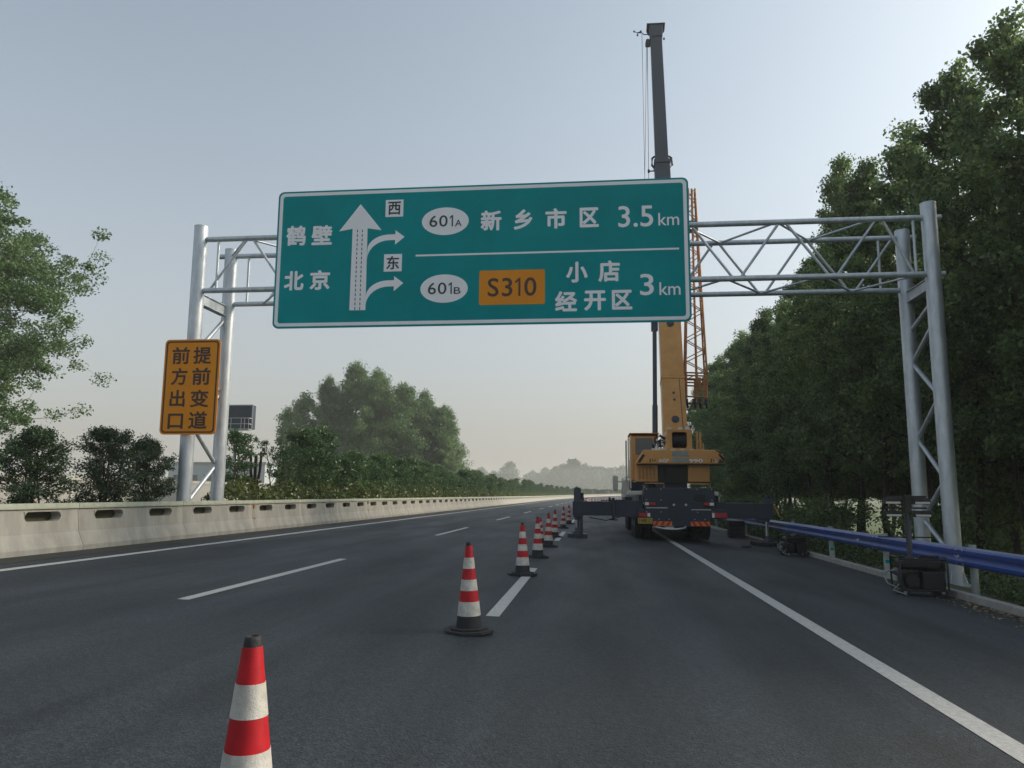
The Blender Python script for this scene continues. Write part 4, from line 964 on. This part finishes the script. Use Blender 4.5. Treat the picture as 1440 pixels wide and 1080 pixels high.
def tree_meshes(H, base, rad, nclump, nleaf, lsize, mat, bark, trunk_r, shape='poplar', spray=.5, nlimb=30, stems=1, curve=None):
    """tapered trunk with limbs; leaves gathered in clumps along and round the limbs"""
    mb = MB(); C_ = []
    for st in range(stems):
        off = rng.normal(0, .12*(stems > 1), 2); lean = rng.normal(0, .012*H if stems == 1 else .09*H, 2)
        tp = [(off[0]+lean[0]*t**1.3+rng.normal(0, .007*H*(0 < t < 1)), off[1]+lean[1]*t**1.3+rng.normal(0, .007*H*(0 < t < 1)), -.15+(H*.93+.15)*t) for t in np.linspace(0, 1, 9)]
        mb.path(tp, [trunk_r*(1-.9*t)+.008 for t in np.linspace(0, 1, 9)], 8)
        tp = np.array(tp)
        for q in range(max(2, int(nclump/40))): C_.append(tp[-1]+rng.normal(0, .06*rad, 3)+np.array([0, 0, rng.uniform(-.10, .02)*H*.6]))
        for k in range(nlimb//stems):
            t = (base/H)+(1-base/H)*((k+rng.random())/(nlimb/stems))*.93
            i = min(7, int(t*8)); fr = t*8-i; p = tp[i]*(1-fr)+tp[i+1]*fr
            q = (t-base/H)/(1-base/H)
            if shape == 'poplar': rr = rad*(.62+.55*math.sin(math.pi*min(1, q*.9+.12)))*(1-.72*max(0, q-.45)/.55)
            elif shape == 'broad': rr = rad*(.35+.75*math.sin(math.pi*(q*.85+.13)))
            elif shape == 'column': rr = rad*(.75+.35*math.sin(math.pi*q))*(1-.6*max(0, q-.7)/.3)
            else: rr = rad*math.sqrt(max(.04, 1-(2*q-.78)**2/1.42))
            an = k*2.4+rng.uniform(-.5, .5); el = R(rng.uniform(15, 50)) if shape != 'column' else R(rng.uniform(45, 70))
            rr *= rng.uniform(.78, 1.10); d = np.array([math.cos(an)*math.cos(el), math.sin(an)*math.cos(el), math.sin(el)*.8])
            e = p+d*rr; e[2] = min(e[2], H*1.0)
            pts = np.array(limb(p, e, trunk_r*(.36*(1-.7*t)), .012, mb, -.04*rr))
            m = max(2, int(nclump/nlimb/2)); dl = (pts[-1]-pts[0])/max(.01, np.linalg.norm(pts[-1]-pts[0]))
            for j in range(m):
                f = rng.uniform(.2, .98) if j else 1.0; ii = min(4, int(min(f, .999)*5)); c = pts[ii]+(pts[ii+1]-pts[ii])*(f*5-ii)
                dv = dl*.5+np.clip(rng.normal(0, .5, 3), -.8, .8); dv[2] += .12; tw = c+dv*rr*rng.uniform(.18, .38)
                mb.path([tuple(c), tuple((c+tw)/2+rng.normal(0, .02*rr, 3)), tuple(tw)], [.004+.05*trunk_r, .003+.035*trunk_r, .003], 5)
                C_.append((c+tw)/2); C_.append(tw)
    C_ = np.array(C_); n = len(C_); per = max(3, nleaf//n)
    sp = spray*rng.uniform(.55, 1.3, n)
    cen = np.repeat(C_, per, 0)+ball(n*per)*np.repeat(sp, per)[:, None]*np.array([1.9, 1.9, 1.35])
    cen = cen[cen[:, 2] > .12]
    tm = mb.mesh('trunk'); tm.materials.append(bark)
    return tm, leaf_mesh('crown', cen, lsize, mat)

def plant(name, label, cat, group, meshes, loc, rz=0, s=(1, 1, 1)):
    t = thing(name, loc, label, cat, group, rz); t.scale = s
    for nm, me in zip(('trunk', 'crown'), meshes):
        o = bpy.data.objects.new(nm, me); COL.objects.link(o); o.parent = t
    return t
GZR = -1.32
# -- right-hand row of tall poplars
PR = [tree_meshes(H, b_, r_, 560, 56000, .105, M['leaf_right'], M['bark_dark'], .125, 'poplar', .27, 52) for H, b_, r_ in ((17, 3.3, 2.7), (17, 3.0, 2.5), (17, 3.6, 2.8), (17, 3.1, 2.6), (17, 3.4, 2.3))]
special = {0: 'tall leafy tree whose crown fills the top right corner of the photo'}
rowA = [14.5, 18.3, 22.0, 25.6, 29.3, 33.0, 36.8, 40.6, 44.6, 48.8, 53, 57.4, 62, 66.6, 71.3, 76, 81, 86.5]
hA = {14.5: 14.6, 18.3: 16.2, 22.0: 17.6, 25.6: 18.2, 29.3: 18.0, 33: 18.2, 36.8: 20.0, 40.6: 17.2, 44.6: 16.4, 48.8: 15.8, 53: 16.4, 57.4: 16.2, 62: 16.6, 66.6: 17, 71.3: 16.4, 76: 16.8, 81: 17.2, 86.5: 16.0}
for i, y in enumerate(rowA):
    lb = 'tall dark leafy tree in the front row behind the guardrail, merged with its neighbours'
    if y == 22.0: lb = 'tall leafy tree whose crown fills the top right corner of the photo'
    elif y == 36.8: lb = 'tall dark tree whose top stands up alone left of the right gantry post'
    elif y == 86.5: lb = 'leftmost tree of the dark row, right beside the lattice jib of the crane'
    elif y == 81: lb = 'second tree from the left end of the dark row, next to the crane'
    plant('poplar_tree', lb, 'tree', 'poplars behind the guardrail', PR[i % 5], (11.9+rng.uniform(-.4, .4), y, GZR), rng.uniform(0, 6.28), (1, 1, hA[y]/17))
for i in range(26):
    y = 12+i*3.2+rng.uniform(-.9, .9)
    plant('poplar_tree', 'leafy tree in the second row, showing mostly as a dark trunk between front trees', 'tree', 'poplars in the rows further back', PR[(i*3+1) % 5], (15.6+rng.uniform(-.6, .6), y, GZR), rng.uniform(0, 6.28), (1, 1, .82))
for i in range(18):
    y = 16+i*4.2+rng.uniform(-1.2, 1.2)
    plant('poplar_tree', 'leafy tree in the third row, glimpsed between the trunks before it', 'tree', 'poplars in the third row', PR[(i*2) % 5], (20+rng.uniform(-1, 1), y, GZR), rng.uniform(0, 6.28), (1.05, 1.05, .8))
TT = [tree_meshes(13, 4.2, 1.5, 120, 8000, .12, M['leaf_right'], M['bark_dark'], .062, 'column', .25, 26) for q in range(2)]
for i in range(26):
    y = 20+i*1.35+rng.uniform(-.6, .6)
    plant('slim_tree', 'slim dark trunk standing between the larger trees behind the guardrail', 'tree', 'slim trees among the poplars', TT[i % 2], (y*rng.uniform(.40, .56)+2.2, y, GZR), rng.uniform(0, 6), (1, 1, rng.uniform(.85, 1.05)))
# thin saplings and shrubs between the rail and the trees
TH = [tree_meshes(h, .3, r_, 60, 3000, .10, M['leaf_right'], M['bark_dark'], .03, 'bush', .28, 22, 3) for h, r_ in ((2.4, 1.2), (3.2, 1.1), (1.9, 1.3))]
for i in range(24):
    y = 17+i*2.6+rng.uniform(-.8, .8)
    if y < 33 and i % 3: continue
    if y < 24: continue
    plant('shrub', 'low dark shrub growing under the trees behind the guardrail', 'shrub', 'shrubs behind the guardrail', TH[i % 3], rd(9.6+rng.uniform(-.5, .9), y, -1.0), rng.uniform(0, 6), (1, 1, rng.uniform(.75, 1.3)))
for i in range(14):
    y = 27+i*1.6+rng.uniform(-.6, .6)
    plant('shrub', 'dark undergrowth shrub among the trunks deep behind the guardrail', 'shrub', 'undergrowth shrubs among the trunks', TH[i % 3], (y*rng.uniform(.42, .54), y, GZR), rng.uniform(0, 6), (1, 1, rng.uniform(.8, 1.25)))
LT = tree_meshes(6.5, 1.2, 1.7, 160, 9000, .14, leaf_material('sunlit_leaves', (.05, .10, .025), (.17, .24, .06), .4), M['bark'], .07, 'bush', .38, 30, 2)
plant('young_tree', 'lighter green young tree catching light behind the crane outrigger', 'tree', None, LT, (10.2, 54, -1.3), 0)

# -- left side: big tree, bushes, shrubs
BT = tree_meshes(22, 3.5, 8.8, 1900, 250000, .14, leaf_material('broad_tree_leaves', (.035, .09, .03), (.16, .26, .085), .42), M['bark'], .34, 'broad', .42, 100)
plant('broad_tree', 'large pale green tree spreading in from the left edge of the photo', 'tree', None, BT, (-39.8, 40, -1.3), .6, (1, 1, .95))
B1 = tree_meshes(2.3, .08, .80, 620, 19000, .045, M['leaf_bush'], M['bark_dark'], .018, 'bush', .11, 84, 7)
B2 = tree_meshes(2.5, .08, .74, 600, 18000, .045, M['leaf_bush'], M['bark_dark'], .018, 'bush', .11, 84, 7)
plant('round_bush', 'dark round bush over the barrier at the far left, nearest to the camera', 'bush', 'dark bushes in the median', B1, rd(-11.55, 14.8, .5), .4, (.86, .84, 1.0*.82))
plant('round_bush', 'dark bush with a ragged taller top, middle one of the three dark bushes', 'bush', 'dark bushes in the median', B2, rd(-11.55, 17.25, .5), 1.1, (.86, .84, 1.03*.82))
plant('round_bush', 'dark bush just left of the gantry posts under the orange sign', 'bush', 'dark bushes in the median', B1, rd(-11.6, 19.1, .5), 2.7, (.78, .76, 1.03*.82))
S1 = tree_meshes(3.2, .6, .62, 160, 4500, .065, M['leaf_col'], M['bark'], .022, 'column', .11, 40, 4)
S2 = tree_meshes(2.9, .5, .42, 100, 2200, .06, M['leaf_col'], M['bark'], .02, 'column', .09, 30, 3)
plant('slender_shrub', 'slender green shrub right beside the far left gantry post, below the message board', 'shrub', 'slender shrubs in the median', S1, rd(-11.5, 24.1, .5), .3, (1.0, 1.0, 1.0*.82))
for y, lb, s in ((26.9, 'thin leafy shrub with several bare stems, right of the cut bare stems', 1.08), (27.9, 'thin leafy shrub, second to the right of the cut bare stems', .95), (28.9, 'thin leafy shrub touching the left end of the dense column hedge', 1.0)):
    plant('slender_shrub', lb, 'shrub', 'slender shrubs in the median', S2, rd(-11.5, y, .5), y, (1, 1, s*.84))
b = MB()
for k in range(6):
    a = k*1.05; p = [(0, 0, .9), (.10*math.cos(a), .10*math.sin(a), 1.15), (.17*math.cos(a), .17*math.sin(a), 1.6), (.20*math.cos(a), .20*math.sin(a), 2.2+.08*math.sin(k*2))]; b.path(p, [.045, .04, .038, .034], 7)
b.tube((0, 0, 0), (0, 0, .95), .06, n=9); o = b.build('bare_shrub', M['bark_dark']); o.location = rd(-11.5, 25.25, .2); tag(o, 'bare cut shrub of a few dark upright stems without leaves', 'shrub')
CS = [tree_meshes(h, .35, r_, 200, 6500, .075, M['leaf_col'], M['bark_dark'], .03, 'column', .15, 44, 2) for h, r_ in ((3.6, .78), (3.2, .85), (3.9, .75))]
ys = []; y = 30.2
while y < 250: ys.append(y); y += 1.35 if y < 75 else (2.3 if y < 150 else 4.2)
for i, y in enumerate(ys):
    lb = 'dense dark columnar shrub in the long merged row along the median'
    if i == 0: lb = 'tall dense shrub forming the left end of the long dark median row'
    plant('columnar_shrub', lb, 'shrub', 'columnar shrubs along the median', CS[i % 3], rd(-11.6+rng.uniform(-.15, .15), y), rng.uniform(0, 6), (1.05, 1.05, rng.uniform(.66, .98) if i > 2 else 1.06))
# low yellow-green hedge (nobody could count its plants)
def hedge():
    pts = []
    S = np.concatenate([rng.uniform(21.5, 60, 15000), rng.uniform(60, 240, 13000)])
    for s in S:
        h = .95+.25*math.sin(s*1.7)+.15*math.sin(s*4.1)
        th = rng.uniform(0, math.pi); r = 1-rng.random()**2*.4
        p = rd(-10.85+.5*math.cos(th)*r, s, .62+h*.75*math.sin(th)*r); pts.append(p)
    me = leaf_mesh('hedge', np.array(pts)+rng.normal(0, .05, (len(pts), 3)), .11, M['leaf_hedge'])
    o = bpy.data.objects.new('hedge', me); COL.objects.link(o); tag(o, kind='stuff')
hedge()
# -- cluster of tall poplars beyond the carriageways
PL = [tree_meshes(H, 2.0, r_, 800, 62000, .19, M['leaf_left'], M['bark'], .25, 'poplar', .62, 64) for H, r_ in ((22, 4.6), (20, 4.9))]
PLY = tree_meshes(14, 2.0, 1.9, 150, 9000, .22, M['leaf_left'], M['bark'], .14, 'column', .5, 30)
cl = [(-50.5, 16.5, .42, 'slim poplar at the left end of the middle tree cluster', 1), (-47.0, 18.8, .5, 'second slim poplar from the left of the middle tree cluster', 1), (-43.5, 21.5, .8, 'poplar with a forked top left of the highest crown in the middle cluster', 0),
      (-38.8, 24.0, 1, 'highest poplar of the tree cluster in the middle of the photo', 0), (-34.6, 22.0, 1, 'poplar just right of the highest one in the middle cluster', 0), (-30.4, 19.9, 1, 'broad poplar right of the middle of the tree cluster', 0),
      (-27.4, 19.0, .85, 'poplar on the right shoulder of the tree cluster', 0), (-24.2, 16.4, .72, 'lower poplar near the right end of the tree cluster', 0), (-23.2, 11.0, .5, 'lowest tree at the right end of the tree cluster', 0)]
for i, (x, h, s, lb, kind) in enumerate(cl):
    if kind: plant('poplar_tree', lb, 'tree', 'poplars of the middle cluster', PLY, (x, 122+rng.uniform(-2, 2), -1.3), i, (1.1, 1.1, (h+1.3)/14.2))
    else: plant('poplar_tree', lb, 'tree', 'poplars of the middle cluster', PL[i % 2], (x, 121+rng.uniform(-3, 3), -1.3), i*1.3, (s*1.02, s*1.02, (h+1.3)/(22 if i % 2 == 0 else 20)))
# -- far hazy trees across the end of the road
FT = [tree_meshes(h, 1.0, r_, 150, 6500, 1.0, M['leaf_far'], M['bark'], .3, 'poplar', 1.5, 30) for h, r_ in ((17, 5.0), (22, 6.0), (14, 5.5))]
i = 0
for x, y, k, s in ((-52, 470, 0, 1.05), (-40, 500, 2, .95), (-33, 520, 0, .95), (-26, 505, 0, .98), (-19, 500, 1, .86), (-13.5, 495, 1, .98), (-7, 505, 0, 1.06), (-1, 500, 1, .8), (5, 510, 0, .98), (11, 505, 1, .78), (17, 500, 0, 1.0), (24, 500, 0, .98), (31, 505, 2, 1.1), (39, 500, 0, .9), (48, 500, 1, .75), (58, 505, 0, .9), (-62, 480, 2, .9), (-72, 485, 0, .9)):
    lb = 'pale hazy tree in the far treeline across the end of the road'
    if x == -13.5: lb = 'tallest hazy tree of the far treeline, just left of the outrigger'
    if x == -52: lb = 'separate hazy round tree left of the far treeline'
    plant('far_tree', lb, 'tree', 'far treeline', FT[k], (x*1.8, y*1.8, -1.3), i*1.7, (1.8, 1.8, s*2.1)); i += 1
for k in range(30):
    s = 260+k*9; p = rd(-13+rng.uniform(-1, 1), s)
    plant('far_shrub', 'small far shrub in the green strip along the bend', 'shrub', 'far shrubs along the bend', CS[k % 3], p, k, (2.2, 2.2, .75))
# -- grass on the right slope
def grass():
    pts = []
    n = 26000
    x = rng.uniform(6.4, 9.6, n); s = 9+rng.random(n)**1.7*50
    for a, c in zip(x, s):
        if c < 21 and abs(a-.43*c) < .42: continue        # grass left out along the camera's sight line to the gantry foot
        z = -.0-(.1*(a-6.5)/.9 if a < 7.4 else .1+.9*(a-7.4)/2)
        for q in range(1): pts.append(rd(a, c, z+rng.uniform(.02, .32)*(1.0 if a < 7.2 else 1.5)))
    me = leaf_mesh('grass', np.array(pts), .075, M['grass'], .1); o = bpy.data.objects.new('grass', me); COL.objects.link(o); tag(o, kind='stuff')
grass()

# ------------------------------------------------------------------ far things on the left
v = thing('message_board', (-34.4, 70, -.3), 'dark roadside electronic message board with a railed catwalk, seen beside the left gantry post', 'message board')
b = MB(); b.bx(-38.0, -32.45, 70, 70.7, 7.45, 9.75); wpart(b, 'cabinet', M['craned'], v, .03)
b = MB(); b.tube((-34.15, 70.4, -1.3), (-34.15, 70.4, 7.5), .22, n=18); wpart(b, 'post', M['galv'], v)
b = MB(); b.bx(-38.0, -32.4, 69.2, 70, 7.32, 7.40); wpart(b, 'catwalk', M['postgrey'], v)
b = MB()
for z in (7.9, 8.45): b.path([(-38, 69.25, z), (-32.45, 69.25, z), (-32.45, 70, z)], .025, 6)
for x in (-37, -36.2, -35.3, -34.2, -33.2, -32.85, -32.45): b.path([(x, 69.25, 7.4), (x, 69.25, 8.45)], .022, 6)
wpart(b, 'railing', M['steel'], v)
b = MB(); ring(b, rrect(-38.05, 7.42, -32.42, 9.8, .05), rrect(-37.95, 7.52, -32.52, 9.7, .05), 69.94, 70.0); wpart(b, 'frame', M['alu'], v)
fw_ = thing('boundary_wall', (-66, 110, -1.3), 'long pale wall with a light top rail far across the field on the left', 'wall')
b = MB(); b.bx(-66.3, -66, 40, 230, -1.35, 2.9); wpart(b, 'wall_panel', material('pale_render', (.26, .25, .235), .9, 0, .1, 1), fw_)
b = MB(); b.bx(-66.4, -65.9, 40, 230, 2.9, 3.35); wpart(b, 'top_rail', M['concrete'], fw_)
for k in range(20):
    b = MB(); b.bx(-65.99, -65.8, 44+k*9.5, 44.4+k*9.5, -1.35, 2.9); wpart(b, 'pilaster', M['concrete'], fw_)
bl = thing('far_building', (-96, 190, -1.3), 'pale bluish far building block behind the left gantry posts', 'building')
b = MB(); b.bx(-110, -84, 190, 202, -1.35, 8.9); wpart(b, 'wall', material('far_wall', (.40, .42, .45), .8, 0, .08, .3), bl)
b = MB(); b.bx(-110.4, -83.6, 189.6, 202.4, 8.9, 9.3); wpart(b, 'roof', M['alu'], bl)
for k in range(6):
    for z in (1.2, 4.4):
        b = MB(); b.bx(-108.5+k*4.1, -106.1+k*4.1, 189.93, 189.99, z, z+1.6); wpart(b, 'window', M['glass'], bl)
